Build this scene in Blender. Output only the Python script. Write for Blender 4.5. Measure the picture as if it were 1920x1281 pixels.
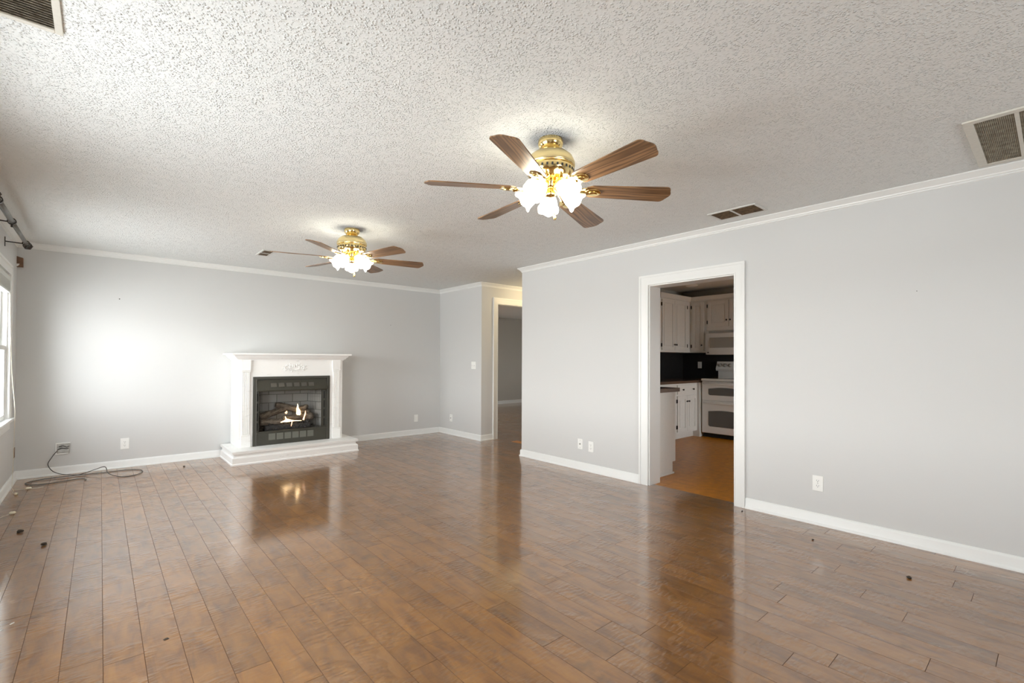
import bpy, bmesh, math, random
from mathutils import Vector, Matrix
PI = math.pi
C = bpy.context.scene.collection
for o in list(bpy.data.objects):
    bpy.data.objects.remove(o)

# ---------------------------------------------------------------- camera
CAM_H = 1.2457
cam_d = bpy.data.cameras.new('camera')
cam = bpy.data.objects.new('camera', cam_d)
C.objects.link(cam)
cam_d.sensor_width = 36.0
cam_d.lens = 889.18 / 1920 * 36
cam_d.shift_y = 26.1 / 1920
cam_d.clip_start = 0.02
R_ = Vector((0.75507442, -0.65562558, 0.00420963))
U_ = Vector((-0.00944728, -0.00445986, 0.99994543))
F_ = Vector((0.65557103, 0.75507298, 0.00956141))
m = Matrix((( R_.x, U_.x, -F_.x, 0), (R_.y, U_.y, -F_.y, 0), (R_.z, U_.z, -F_.z, CAM_H), (0, 0, 0, 1)))
cam.matrix_world = m
bpy.context.scene.camera = cam

# ---------------------------------------------------------------- colour management
sc = bpy.context.scene
sc.view_settings.view_transform = 'Standard'
sc.view_settings.look = 'None'
sc.view_settings.gamma = 1.0
sc.view_settings.use_curve_mapping = False
sc.view_settings.exposure = 0.17
sc.cycles.max_bounces = 10
sc.cycles.diffuse_bounces = 6
sc.cycles.glossy_bounces = 4
sc.cycles.transparent_max_bounces = 12
sc.cycles.sample_clamp_indirect = 6.0
sc.cycles.caustics_reflective = False
sc.cycles.caustics_refractive = False

# ---------------------------------------------------------------- world: bright overcast sky over pale ground
SKY = 21.0
w = bpy.data.worlds.new('overcast_sky')
sc.world = w
w.use_nodes = True
nt = w.node_tree
nt.nodes.clear()
tc = nt.nodes.new('ShaderNodeTexCoord')
sep = nt.nodes.new('ShaderNodeSeparateXYZ')
ramp = nt.nodes.new('ShaderNodeValToRGB')
mp = nt.nodes.new('ShaderNodeMath'); mp.operation = 'MULTIPLY_ADD'
mp.inputs[1].default_value = 0.5; mp.inputs[2].default_value = 0.5
bg = nt.nodes.new('ShaderNodeBackground')
out = nt.nodes.new('ShaderNodeOutputWorld')
nt.links.new(tc.outputs['Generated'], sep.inputs[0])
nt.links.new(sep.outputs['Z'], mp.inputs[0])
nt.links.new(mp.outputs[0], ramp.inputs[0])
nt.links.new(ramp.outputs[0], bg.inputs[0])
nt.links.new(bg.outputs[0], out.inputs[0])
e = ramp.color_ramp.elements
e[0].position = 0.0; e[0].color = (0.30, 0.30, 0.305, 1)
e[1].position = 1.0; e[1].color = (0.50, 0.54, 0.60, 1)
for p_, c_ in ((0.30, (0.62, 0.635, 0.65, 1)), (0.42, (1.08, 1.10, 1.13, 1)), (0.465, (0.85, 0.87, 0.90, 1)), (0.494, (0.62, 0.635, 0.65, 1)), (0.506, (1.40, 1.42, 1.45, 1)), (0.56, (1.30, 1.32, 1.36, 1)), (0.63, (0.80, 0.83, 0.87, 1))):
    x_ = e.new(p_); x_.color = c_
bg.inputs[1].default_value = SKY

def portal(name, loc, rot, sx, sy):
    l = bpy.data.lights.new(name, 'AREA')
    l.shape = 'RECTANGLE'; l.size = sx; l.size_y = sy
    l.cycles.is_portal = True
    o = bpy.data.objects.new(name, l); C.objects.link(o)
    o.location = loc; o.rotation_euler = rot
    return o

WA = (4.90, 6.37, 0.66, 2.02)      # window 1 on the left wall: y0 y1 z0 z1
WC = (0.90, 2.20, 0.75, 2.02)      # window 3, unseen, added to the rear wall for daylight: x0 x1 z0 z1
WB = (1.50, 3.25, 0.66, 2.02)      # window 2, out of view, placed on the left wall by guess for daylight
WK = (6.50, 7.10, 0.10, 1.85)      # unseen kitchen window, added to light cabinets and floor: x0 x1
WF = (8.00, 9.60, 0.70, 2.00)      # window of the room beyond the hall: y0 y1
portal('daylight_portal', (-0.83, (WA[0]+WA[1])/2, (WA[2]+WA[3])/2), (0, -PI/2, 0), WA[3]-WA[2], WA[1]-WA[0])
portal('daylight_portal', (-0.83, (WB[0]+WB[1])/2, (WB[2]+WB[3])/2), (0, -PI/2, 0), WB[3]-WB[2], WB[1]-WB[0])
portal('daylight_portal', ((WC[0]+WC[1])/2, -2.73, (WC[2]+WC[3])/2), (PI/2, 0, 0), WC[1]-WC[0], WC[3]-WC[2])
portal('daylight_portal', ((WK[0]+WK[1])/2, 0.37, (WK[2]+WK[3])/2), (PI/2, 0, 0), WK[1]-WK[0], WK[3]-WK[2])
portal('daylight_portal', (4.40, (WF[0]+WF[1])/2, (WF[2]+WF[3])/2), (0, -PI/2, 0), WF[3]-WF[2], WF[1]-WF[0])

# ================================================================ helpers
def tag(o, label=None, cat=None, group=None, kind=None):
    if label: o['label'] = label
    if cat: o['category'] = cat
    if group: o['group'] = group
    if kind: o['kind'] = kind
    return o

def empty(name, loc=(0, 0, 0), rot=(0, 0, 0), label=None, cat=None, group=None, kind=None):
    o = bpy.data.objects.new(name, None); C.objects.link(o)
    o.location = loc; o.rotation_euler = rot; o.empty_display_size = 0.05
    return tag(o, label, cat, group, kind)

def copy_tree(o, parent=None):
    c = o.copy(); C.objects.link(c)
    if parent is not None:
        c.parent = parent
    for ch in [x for x in bpy.data.objects if x.parent is o]:
        copy_tree(ch, c)
    return c

class MB:
    def __init__(self):
        self.bm = bmesh.new()
    def box(self, x0, x1, y0, y1, z0, z1, bev=0.0, mi=0, M=None):
        if x0 > x1: x0, x1 = x1, x0
        if y0 > y1: y0, y1 = y1, y0
        if z0 > z1: z0, z1 = z1, z0
        t = bmesh.new()
        v = [t.verts.new(p) for p in ((x0,y0,z0),(x1,y0,z0),(x1,y1,z0),(x0,y1,z0),(x0,y0,z1),(x1,y0,z1),(x1,y1,z1),(x0,y1,z1))]
        for f in ((0,3,2,1),(4,5,6,7),(0,1,5,4),(1,2,6,5),(2,3,7,6),(3,0,4,7)):
            t.faces.new([v[i] for i in f]).material_index = mi
        if bev > 0:
            bmesh.ops.bevel(t, geom=list(t.edges), offset=bev, segments=2, profile=0.5, affect='EDGES')
        self.merge(t, M)
        return self
    def merge(self, t, M=None):
        mp = {}
        for v in t.verts:
            mp[v] = self.bm.verts.new((M @ v.co) if M else v.co)
        for f in t.faces:
            try:
                nf = self.bm.faces.new([mp[v] for v in f.verts])
                nf.material_index = f.material_index; nf.smooth = f.smooth
            except ValueError:
                pass
        t.free()
    def lathe(self, prof, n=32, M=None, mi=0, rfun=None, cap=False):
        """prof: list of (r, z)"""
        t = bmesh.new(); rings = []
        for (r, z) in prof:
            if r < 1e-6:
                rings.append([t.verts.new((0, 0, z))]); continue
            ring = []
            for k in range(n):
                a = 2 * PI * k / n
                rr, zz = (r, z) if rfun is None else rfun(r, z, a)
                ring.append(t.verts.new((rr*math.cos(a), rr*math.sin(a), zz)))
            rings.append(ring)
        for a, b in zip(rings[:-1], rings[1:]):
            for k in range(n):
                k2 = (k+1) % n
                if len(a) == 1 and len(b) == 1: continue
                if len(a) == 1: fc = [a[0], b[k2], b[k]]
                elif len(b) == 1: fc = [a[k], a[k2], b[0]]
                else: fc = [a[k], a[k2], b[k2], b[k]]
                f = t.faces.new(fc); f.smooth = True; f.material_index = mi
        if cap:
            for ring in (rings[0], rings[-1]):
                if len(ring) > 2:
                    t.faces.new(ring)
        bmesh.ops.recalc_face_normals(t, faces=list(t.faces))
        self.merge(t, M); return self
    def tube(self, pts, r, n=8, mi=0, cap=True, closed=False):
        pts = [Vector(p) for p in pts]
        rad = r if isinstance(r, (list, tuple)) else [r]*len(pts)
        t = bmesh.new(); rings = []; up = None
        N = len(pts)
        for i, p in enumerate(pts):
            if closed:
                d = pts[(i+1) % N] - pts[i-1]
            else:
                d = (pts[i+1] if i < N-1 else p) - (pts[i-1] if i > 0 else p)
            d.normalize()
            if up is None:
                up = Vector((0,0,1)) if abs(d.z) < .9 else Vector((1,0,0))
            a = d.cross(up)
            if a.length < 1e-5: a = d.orthogonal()
            a.normalize(); b = a.cross(d).normalized(); up = b
            rings.append([t.verts.new(p + (a*math.cos(2*PI*k/n) + b*math.sin(2*PI*k/n))*rad[i]) for k in range(n)])
        pairs = list(zip(rings[:-1], rings[1:]))
        if closed: pairs.append((rings[-1], rings[0]))
        for a, b in pairs:
            for k in range(n):
                f = t.faces.new([a[k], a[(k+1)%n], b[(k+1)%n], b[k]]); f.smooth = True; f.material_index = mi
        if cap and not closed:
            t.faces.new(rings[0]); t.faces.new(rings[-1])
        bmesh.ops.recalc_face_normals(t, faces=list(t.faces))
        self.merge(t); return self
    def prism(self, poly, z0, z1, M=None, mi=0, bev=0.0):
        """poly: 2D points (x,y) extruded z0..z1"""
        t = bmesh.new()
        a = [t.verts.new((x, y, z0)) for x, y in poly]
        b = [t.verts.new((x, y, z1)) for x, y in poly]
        n = len(poly)
        t.faces.new(a[::-1]); t.faces.new(b)
        for k in range(n):
            t.faces.new([a[k], a[(k+1)%n], b[(k+1)%n], b[k]])
        for f in t.faces: f.material_index = mi
        bmesh.ops.recalc_face_normals(t, faces=list(t.faces))
        if bev > 0:
            bmesh.ops.bevel(t, geom=[e for e in t.edges], offset=bev, segments=2, profile=0.5, affect='EDGES')
        self.merge(t, M); return self
    def sweep(self, path, prof, mi=0, closed=False):
        """moulding: path of 2D points, the room is on the right hand; prof: (offset into the room, z)"""
        P = [Vector((p[0], p[1])) for p in path]; n = len(P); t = bmesh.new(); rings = []
        def right(d): return Vector((d.y, -d.x))
        for i in range(n):
            if closed:
                d0 = (P[i]-P[i-1]).normalized(); d1 = (P[(i+1) % n]-P[i]).normalized()
            else:
                d0 = (P[i]-P[i-1]).normalized() if i > 0 else (P[1]-P[0]).normalized()
                d1 = (P[i+1]-P[i]).normalized() if i < n-1 else (P[-1]-P[-2]).normalized()
            n0, n1 = right(d0), right(d1)
            mv = (n0+n1)/(1+n0.dot(n1))
            rings.append([t.verts.new((P[i].x+mv.x*o, P[i].y+mv.y*o, z)) for o, z in prof])
        prs = list(zip(rings[:-1], rings[1:]))
        if closed: prs.append((rings[-1], rings[0]))
        k = len(prof)
        for a, b in prs:
            for j in range(k):
                t.faces.new([a[j], a[(j+1) % k], b[(j+1) % k], b[j]])
        if not closed:
            t.faces.new(rings[0]); t.faces.new(rings[-1])
        for f in t.faces: f.material_index = mi
        bmesh.ops.recalc_face_normals(t, faces=list(t.faces))
        self.merge(t); return self
    def build(self, name, mats, parent=None, loc=None, rot=None, smooth=None, **kw):
        me = bpy.data.meshes.new(name)
        self.bm.to_mesh(me); self.bm.free()
        for m_ in (mats if isinstance(mats, (list, tuple)) else [mats]):
            me.materials.append(m_)
        if smooth is not None:
            for p in me.polygons: p.use_smooth = True
            me.set_sharp_from_angle(angle=math.radians(smooth))
        o = bpy.data.objects.new(name, me); C.objects.link(o)
        if parent: o.parent = parent
        if loc: o.location = loc
        if rot: o.rotation_euler = rot
        return tag(o, **kw)

# ================================================================ materials
def new_mat(name):
    m_ = bpy.data.materials.new(name); m_.use_nodes = True
    nt = m_.node_tree; b = nt.nodes['Principled BSDF']
    return m_, nt, b
def node(nt, typ, **kw):
    n = nt.nodes.new(typ)
    for k, v in kw.items():
        if k == 'inp':
            for kk, vv in v.items(): n.inputs[kk].default_value = vv
        else: setattr(n, k, v)
    return n
def bump(nt, b, src, strength, dist):
    bp = node(nt, 'ShaderNodeBump', inp={'Strength': strength, 'Distance': dist})
    nt.links.new(src, bp.inputs['Height']); nt.links.new(bp.outputs[0], b.inputs['Normal'])
    return bp
def plain(name, col, rough=0.5, metal=0.0, nscale=30, nstr=0.04, ndist=0.002, var=0.0, spec=0.5):
    m_, nt, b = new_mat(name)
    b.inputs['Base Color'].default_value = (*col, 1); b.inputs['Roughness'].default_value = rough
    b.inputs['Metallic'].default_value = metal; b.inputs['Specular IOR Level'].default_value = spec
    tc = node(nt, 'ShaderNodeTexCoord')
    no = node(nt, 'ShaderNodeTexNoise', inp={'Scale': nscale, 'Detail': 4.0})
    nt.links.new(tc.outputs['Object'], no.inputs['Vector'])
    if nstr > 0: bump(nt, b, no.outputs[0], nstr, ndist)
    if var > 0:
        r = node(nt, 'ShaderNodeValToRGB')
        r.color_ramp.elements[0].position = .3; r.color_ramp.elements[1].position = .7
        r.color_ramp.elements[0].color = (*[c*(1-var) for c in col], 1)
        r.color_ramp.elements[1].color = (*[min(1, c*(1+var)) for c in col], 1)
        nt.links.new(no.outputs[0], r.inputs[0]); nt.links.new(r.outputs[0], b.inputs['Base Color'])
    return m_

M = {}
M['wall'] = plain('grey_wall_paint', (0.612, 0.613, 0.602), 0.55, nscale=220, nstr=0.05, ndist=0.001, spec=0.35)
M['trim'] = plain('white_trim_paint', (0.785, 0.79, 0.77), 0.35, nscale=60, nstr=0.03, ndist=0.001)
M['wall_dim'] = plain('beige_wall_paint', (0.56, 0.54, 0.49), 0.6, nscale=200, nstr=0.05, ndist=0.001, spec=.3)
M['ceil_smooth'] = plain('white_ceiling_paint', (0.70, 0.69, 0.66), 0.8, nscale=150, nstr=0.2, ndist=0.003, spec=.2)
M['cabinet'] = plain('white_cabinet_paint', (0.74, 0.73, 0.69), 0.38, nscale=40, nstr=0.03, ndist=0.001, var=.02)
M['enamel'] = plain('white_enamel', (0.80, 0.80, 0.78), 0.18, nstr=0)
M['plastic'] = plain('white_plastic', (0.85, 0.85, 0.82), 0.3, nstr=0)
M['ivory'] = plain('ivory_plastic', (0.80, 0.74, 0.58), 0.35, nstr=0)
M['slot'] = plain('dark_slot', (0.03, 0.03, 0.03), 0.6, nstr=0)
M['black_metal'] = plain('dark_bronze_enamel', (0.042, 0.040, 0.030), 0.30, nscale=90, nstr=0.02, ndist=.0005)
M['black_hole'] = plain('black_cavity', (0.006, 0.006, 0.005), 0.8, nstr=0)
M['gunmetal'] = plain('gunmetal', (0.16, 0.155, 0.14), 0.35, metal=0.85, nstr=0)
M['dark_bronze'] = plain('dark_bronze', (0.035, 0.028, 0.022), 0.4, metal=0.4, nstr=0)
M['brass'] = plain('polished_brass', (0.93, 0.72, 0.33), 0.13, metal=1.0, nstr=0)
M['brass_satin'] = plain('satin_brass', (0.88, 0.72, 0.38), 0.26, metal=1.0, nstr=0)
M['knob'] = plain('antique_pewter', (0.06, 0.055, 0.05), 0.35, metal=0.8, nstr=0)
M['oven_glass'] = plain('grey_oven_glass', (0.11, 0.105, 0.095), 0.10, nstr=0)
M['mw_glass'] = plain('pale_screen_glass', (0.36, 0.35, 0.32), 0.15, nstr=0)
M['counter'] = plain('brown_laminate', (0.16, 0.11, 0.085), 0.12, nscale=160, nstr=0.0, var=.5)
M['counter_edge'] = plain('brown_laminate_edge', (0.10, 0.055, 0.032), 0.3, nscale=100, nstr=0.0, var=.2)
M['backsplash'] = plain('charcoal_backsplash', (0.022, 0.020, 0.020), 0.35, nscale=20, nstr=0.05, var=.15)
M['cable'] = plain('black_cable', (0.025, 0.02, 0.016), 0.45, nstr=0)
M['cord'] = plain('cream_cord', (0.75, 0.70, 0.58), 0.6, nstr=0)
M['brown_wood'] = plain('stained_block_wood', (0.14, 0.065, 0.028), 0.5, nscale=30, nstr=.05, var=.2)
M['dirt'] = plain('dark_dirt', (0.035, 0.024, 0.015), 0.9, nscale=300, nstr=.5, var=.4)
M['chip_and_highlight'] = plain('white_flake_and_highlight', (0.8, 0.78, 0.74), 0.7, nstr=0)
M['steel'] = plain('galvanised_steel', (0.42, 0.41, 0.38), 0.4, metal=.7, nstr=.05, var=.2)
M['vent_grey'] = plain('grey_vent_metal', (0.14, 0.14, 0.115), 0.5, nstr=0)
M['blind'] = plain('grey_white_blind', (0.60, 0.61, 0.57), 0.45, nstr=0)
M['vent_paint'] = plain('painted_over_vent_enamel', (0.66, 0.66, 0.63), 0.6, nscale=90, nstr=0.3, ndist=.004, var=.06)
M['vent_white'] = plain('off_white_vent_enamel', (0.66, 0.64, 0.57), 0.4, nscale=50, nstr=0.02, var=.05)

def mat_ceiling():
    m_, nt, b = new_mat('popcorn_ceiling')
    b.inputs['Base Color'].default_value = (0.79, 0.808, 0.797, 1)
    b.inputs['Roughness'].default_value = 0.9; b.inputs['Specular IOR Level'].default_value = 0.15
    tc = node(nt, 'ShaderNodeTexCoord')
    v = node(nt, 'ShaderNodeTexVoronoi', feature='F1', inp={'Scale': 100.0, 'Randomness': 1.0})
    n0 = node(nt, 'ShaderNodeTexNoise', inp={'Scale': 80.0, 'Detail': 2.0, 'Roughness': .6})
    n1 = node(nt, 'ShaderNodeTexNoise', inp={'Scale': 16.0, 'Detail': 2.0})
    for n in (v, n0, n1): nt.links.new(tc.outputs['Object'], n.inputs['Vector'])
    # granules: where the voronoi cell centre is close and the noise is high
    r = node(nt, 'ShaderNodeMapRange', inp={'From Min': 0.05, 'From Max': 0.62, 'To Min': 1.0, 'To Max': 0.0})
    nt.links.new(v.outputs['Distance'], r.inputs[0])
    r2 = node(nt, 'ShaderNodeMapRange', inp={'From Min': 0.40, 'From Max': 0.56, 'To Min': 0.0, 'To Max': 1.0})
    nt.links.new(n0.outputs[0], r2.inputs[0])
    mu = node(nt, 'ShaderNodeMath', operation='MULTIPLY'); nt.links.new(r.outputs[0], mu.inputs[0]); nt.links.new(r2.outputs[0], mu.inputs[1])
    r3 = node(nt, 'ShaderNodeMapRange', inp={'From Min': 0.35, 'From Max': 0.6, 'To Min': 0.35, 'To Max': 1.0})
    nt.links.new(n1.outputs[0], r3.inputs[0])
    mu2 = node(nt, 'ShaderNodeMath', operation='MULTIPLY'); nt.links.new(mu.outputs[0], mu2.inputs[0]); nt.links.new(r3.outputs[0], mu2.inputs[1])
    bump(nt, b, mu2.outputs[0], 0.8, 0.0095)
    return m_
M['ceiling'] = mat_ceiling()

def mat_floor():
    m_, nt, b = new_mat('hand_scraped_planks')
    tc = node(nt, 'ShaderNodeTexCoord')
    at = node(nt, 'ShaderNodeAttribute', attribute_name='plank')
    off = node(nt, 'ShaderNodeVectorMath', operation='MULTIPLY_ADD')
    nt.links.new(at.outputs['Color'], off.inputs[0]); off.inputs[1].default_value = (37, 53, 11)
    nt.links.new(tc.outputs['Object'], off.inputs[2])
    mp = node(nt, 'ShaderNodeMapping'); mp.inputs['Scale'].default_value = (6.0, 1.5, 1.0)
    nt.links.new(off.outputs[0], mp.inputs[0])
    grain = node(nt, 'ShaderNodeTexNoise', inp={'Scale': 3.0, 'Detail': 8.0, 'Roughness': .62, 'Distortion': 0.6})
    nt.links.new(mp.outputs[0], grain.inputs['Vector'])
    blot = node(nt, 'ShaderNodeTexNoise', inp={'Scale': 7.0, 'Detail': 3.0})
    nt.links.new(off.outputs[0], blot.inputs['Vector'])
    r = node(nt, 'ShaderNodeValToRGB')
    e = r.color_ramp.elements
    e[0].position = .28; e[0].color = (0.12, 0.042, 0.004, 1)
    e[1].position = .75; e[1].color = (0.30, 0.128, 0.017, 1)
    x = e.new(.5); x.color = (0.215, 0.086, 0.011, 1)
    nt.links.new(grain.outputs[0], r.inputs[0])
    # dark knots and mineral blotches
    rk = node(nt, 'ShaderNodeMapRange', inp={'From Min': 0.62, 'From Max': 0.76, 'To Min': 1.0, 'To Max': 0.62})
    nt.links.new(blot.outputs[0], rk.inputs[0])
    # per-plank tone
    sepc = node(nt, 'ShaderNodeSeparateColor'); nt.links.new(at.outputs['Color'], sepc.inputs[0])
    rt = node(nt, 'ShaderNodeMapRange', inp={'To Min': 0.84, 'To Max': 1.14}); nt.links.new(sepc.outputs[0], rt.inputs[0])
    mm = node(nt, 'ShaderNodeMath', operation='MULTIPLY'); nt.links.new(rk.outputs[0], mm.inputs[0]); nt.links.new(rt.outputs[0], mm.inputs[1])
    vm = node(nt, 'ShaderNodeVectorMath', operation='SCALE'); nt.links.new(r.outputs[0], vm.inputs[0]); nt.links.new(mm.outputs[0], vm.inputs['Scale'])
    nt.links.new(vm.outputs[0], b.inputs['Base Color'])
    # hand-scraped ripples across the plank, in patches
    mp2 = node(nt, 'ShaderNodeMapping'); mp2.inputs['Scale'].default_value = (1.0, 2.5, 1.0)
    nt.links.new(off.outputs[0], mp2.inputs[0])
    rip = node(nt, 'ShaderNodeTexNoise', inp={'Scale': 23.0, 'Detail': 0.6, 'Distortion': 0.3})
    nt.links.new(mp2.outputs[0], rip.inputs['Vector'])
    patch = node(nt, 'ShaderNodeTexNoise', inp={'Scale': 5.0, 'Detail': 1.0})
    nt.links.new(off.outputs[0], patch.inputs['Vector'])
    rp = node(nt, 'ShaderNodeMapRange', inp={'From Min': 0.46, 'From Max': 0.60, 'To Min': 0.10, 'To Max': 1.0})
    nt.links.new(patch.outputs[0], rp.inputs[0])
    mm2 = node(nt, 'ShaderNodeMath', operation='MULTIPLY'); nt.links.new(rip.outputs[0], mm2.inputs[0]); nt.links.new(rp.outputs[0], mm2.inputs[1])
    g2 = node(nt, 'ShaderNodeMath', operation='MULTIPLY_ADD'); nt.links.new(grain.outputs[0], g2.inputs[0]); g2.inputs[1].default_value = 0.12; nt.links.new(mm2.outputs[0], g2.inputs[2])
    bump(nt, b, g2.outputs[0], 1.0, 0.0090)
    rr = node(nt, 'ShaderNodeMapRange', inp={'To Min': 0.26, 'To Max': 0.40}); nt.links.new(blot.outputs[0], rr.inputs[0])
    nt.links.new(rr.outputs[0], b.inputs['Roughness'])
    b.inputs['Specular IOR Level'].default_value = 0.55
    b.inputs['Coat Weight'].default_value = 1.0; b.inputs['Coat IOR'].default_value = 1.8; b.inputs['Coat Roughness'].default_value = 0.11
    return m_
M['floor'] = mat_floor()
M['seam'] = plain('plank_seam', (0.085, 0.040, 0.018), 0.7, nstr=0, spec=.15)
M['floor_lit_copy'] = plain('planks_painted_kitchen_light', (0.48, 0.180, 0.008), 0.30, nscale=14, nstr=.03, var=.18, spec=.3)  # same planks as the room, with the kitchen's brighter light put into the colour

def mat_oak():
    m_, nt, b = new_mat('oak_blade')
    tc = node(nt, 'ShaderNodeTexCoord')
    mp = node(nt, 'ShaderNodeMapping'); mp.inputs['Scale'].default_value = (0.9, 9.0, 1.0)
    nt.links.new(tc.outputs['Object'], mp.inputs[0])
    wv = node(nt, 'ShaderNodeTexNoise', inp={'Scale': 1.6, 'Detail': 1.2, 'Roughness': .4}); nt.links.new(mp.outputs[0], wv.inputs['Vector'])
    sm = node(nt, 'ShaderNodeMath', operation='MULTIPLY'); nt.links.new(wv.outputs[0], sm.inputs[0]); sm.inputs[1].default_value = 55.0
    sn = node(nt, 'ShaderNodeMath', operation='SINE'); nt.links.new(sm.outputs[0], sn.inputs[0])
    sh_ = node(nt, 'ShaderNodeMath', operation='MULTIPLY_ADD'); nt.links.new(sn.outputs[0], sh_.inputs[0]); sh_.inputs[1].default_value = 0.5; sh_.inputs[2].default_value = 0.5
    mp3 = node(nt, 'ShaderNodeMapping'); mp3.inputs['Scale'].default_value = (6, 120, 1.0)
    nt.links.new(tc.outputs['Object'], mp3.inputs[0])
    fn = node(nt, 'ShaderNodeTexNoise', inp={'Scale': 1.0, 'Detail': 3.0}); nt.links.new(mp3.outputs[0], fn.inputs['Vector'])
    mx = node(nt, 'ShaderNodeMath', operation='MULTIPLY_ADD'); nt.links.new(fn.outputs[0], mx.inputs[0]); mx.inputs[1].default_value = .45
    mh = node(nt, 'ShaderNodeMath', operation='MULTIPLY'); nt.links.new(sh_.outputs[0], mh.inputs[0]); mh.inputs[1].default_value = .55
    nt.links.new(mh.outputs[0], mx.inputs[2])
    r = node(nt, 'ShaderNodeValToRGB'); e = r.color_ramp.elements
    e[0].position = .1; e[0].color = (0.085, 0.040, 0.016, 1); e[1].position = .75; e[1].color = (0.30, 0.165, 0.075, 1)
    nt.links.new(mx.outputs[0], r.inputs[0]); nt.links.new(r.outputs[0], b.inputs['Base Color'])
    b.inputs['Roughness'].default_value = 0.33
    b.inputs['Specular IOR Level'].default_value = 0.6
    return m_
M['oak'] = mat_oak()

def mat_distressed():
    m_, nt, b = new_mat('distressed_white_paint')
    tc = node(nt, 'ShaderNodeTexCoord')
    mp = node(nt, 'ShaderNodeMapping'); mp.inputs['Scale'].default_value = (3.0, 3.0, 14.0)
    nt.links.new(tc.outputs['Object'], mp.inputs[0])
    no = node(nt, 'ShaderNodeTexNoise', inp={'Scale': 3.0, 'Detail': 6.0, 'Roughness': .7}); nt.links.new(mp.outputs[0], no.inputs['Vector'])
    r = node(nt, 'ShaderNodeValToRGB'); e = r.color_ramp.elements
    e[0].position = .22; e[0].color = (0.55, 0.54, 0.52, 1); e[1].position = .40; e[1].color = (0.86, 0.855, 0.835, 1)
    nt.links.new(no.outputs[0], r.inputs[0]); nt.links.new(r.outputs[0], b.inputs['Base Color'])
    b.inputs['Roughness'].default_value = 0.5
    bump(nt, b, no.outputs[0], 0.15, 0.002)
    return m_
M['distressed'] = mat_distressed()

def mat_firebrick():
    m_, nt, b = new_mat('pale_firebrick')
    tc = node(nt, 'ShaderNodeTexCoord')
    sx = node(nt, 'ShaderNodeSeparateXYZ'); nt.links.new(tc.outputs['Object'], sx.inputs[0])
    ad = node(nt, 'ShaderNodeMath', operation='ADD'); nt.links.new(sx.outputs[0], ad.inputs[0]); nt.links.new(sx.outputs[1], ad.inputs[1])
    cb = node(nt, 'ShaderNodeCombineXYZ'); nt.links.new(ad.outputs[0], cb.inputs[0]); nt.links.new(sx.outputs[2], cb.inputs[1])
    br = node(nt, 'ShaderNodeTexBrick', inp={'Scale': 1.0, 'Mortar Size': 0.004, 'Brick Width': 0.20, 'Row Height': 0.11,
        'Color1': (0.31, 0.30, 0.275, 1), 'Color2': (0.27, 0.26, 0.24, 1), 'Mortar': (0.11, 0.105, 0.09, 1)})
    nt.links.new(cb.outputs[0], br.inputs['Vector'])
    nt.links.new(br.outputs['Color'], b.inputs['Base Color']); b.inputs['Roughness'].default_value = .85
    bump(nt, b, br.outputs['Fac'], -0.4, 0.004)
    return m_
M['firebrick'] = mat_firebrick()

def mat_log():
    m_, nt, b = new_mat('ceramic_log_bark')
    tc = node(nt, 'ShaderNodeTexCoord')
    mp = node(nt, 'ShaderNodeMapping'); mp.inputs['Scale'].default_value = (14, 50, 50)
    nt.links.new(tc.outputs['Object'], mp.inputs[0])
    no = node(nt, 'ShaderNodeTexNoise', inp={'Scale': 1.0, 'Detail': 5.0, 'Roughness': .7}); nt.links.new(mp.outputs[0], no.inputs['Vector'])
    r = node(nt, 'ShaderNodeValToRGB'); e = r.color_ramp.elements
    e[0].position = .35; e[0].color = (0.04, 0.028, 0.02, 1); e[1].position = .70; e[1].color = (0.22, 0.18, 0.135, 1)
    nt.links.new(no.outputs[0], r.inputs[0]); nt.links.new(r.outputs[0], b.inputs['Base Color'])
    b.inputs['Roughness'].default_value = .9
    bump(nt, b, no.outputs[0], 0.8, 0.008)
    return m_
M['log'] = mat_log()
M['ember'] = plain('ash_and_embers', (0.035, 0.032, 0.03), 0.95, nscale=60, nstr=.6, ndist=.01, var=.5)

def mat_dusty():
    m_, nt, b = new_mat('dusty_louvre')
    tc = node(nt, 'ShaderNodeTexCoord')
    no = node(nt, 'ShaderNodeTexNoise', inp={'Scale': 45.0, 'Detail': 5.0, 'Roughness': .7}); nt.links.new(tc.outputs['Object'], no.inputs['Vector'])
    r = node(nt, 'ShaderNodeValToRGB'); e = r.color_ramp.elements
    e[0].position = .38; e[0].color = (0.10, 0.075, 0.045, 1); e[1].position = .62; e[1].color = (0.42, 0.38, 0.30, 1)
    nt.links.new(no.outputs[0], r.inputs[0]); nt.links.new(r.outputs[0], b.inputs['Base Color'])
    b.inputs['Roughness'].default_value = .8
    return m_
M['dusty'] = mat_dusty()
M['dusty_brown'] = plain('brown_dusty_louvre', (0.10, 0.065, 0.035), 0.8, nscale=40, nstr=.2, var=.6)
M['filter'] = plain('dusty_filter', (0.33, 0.30, 0.235), 0.95, nscale=28, nstr=.4, ndist=.003, var=.35)

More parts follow.
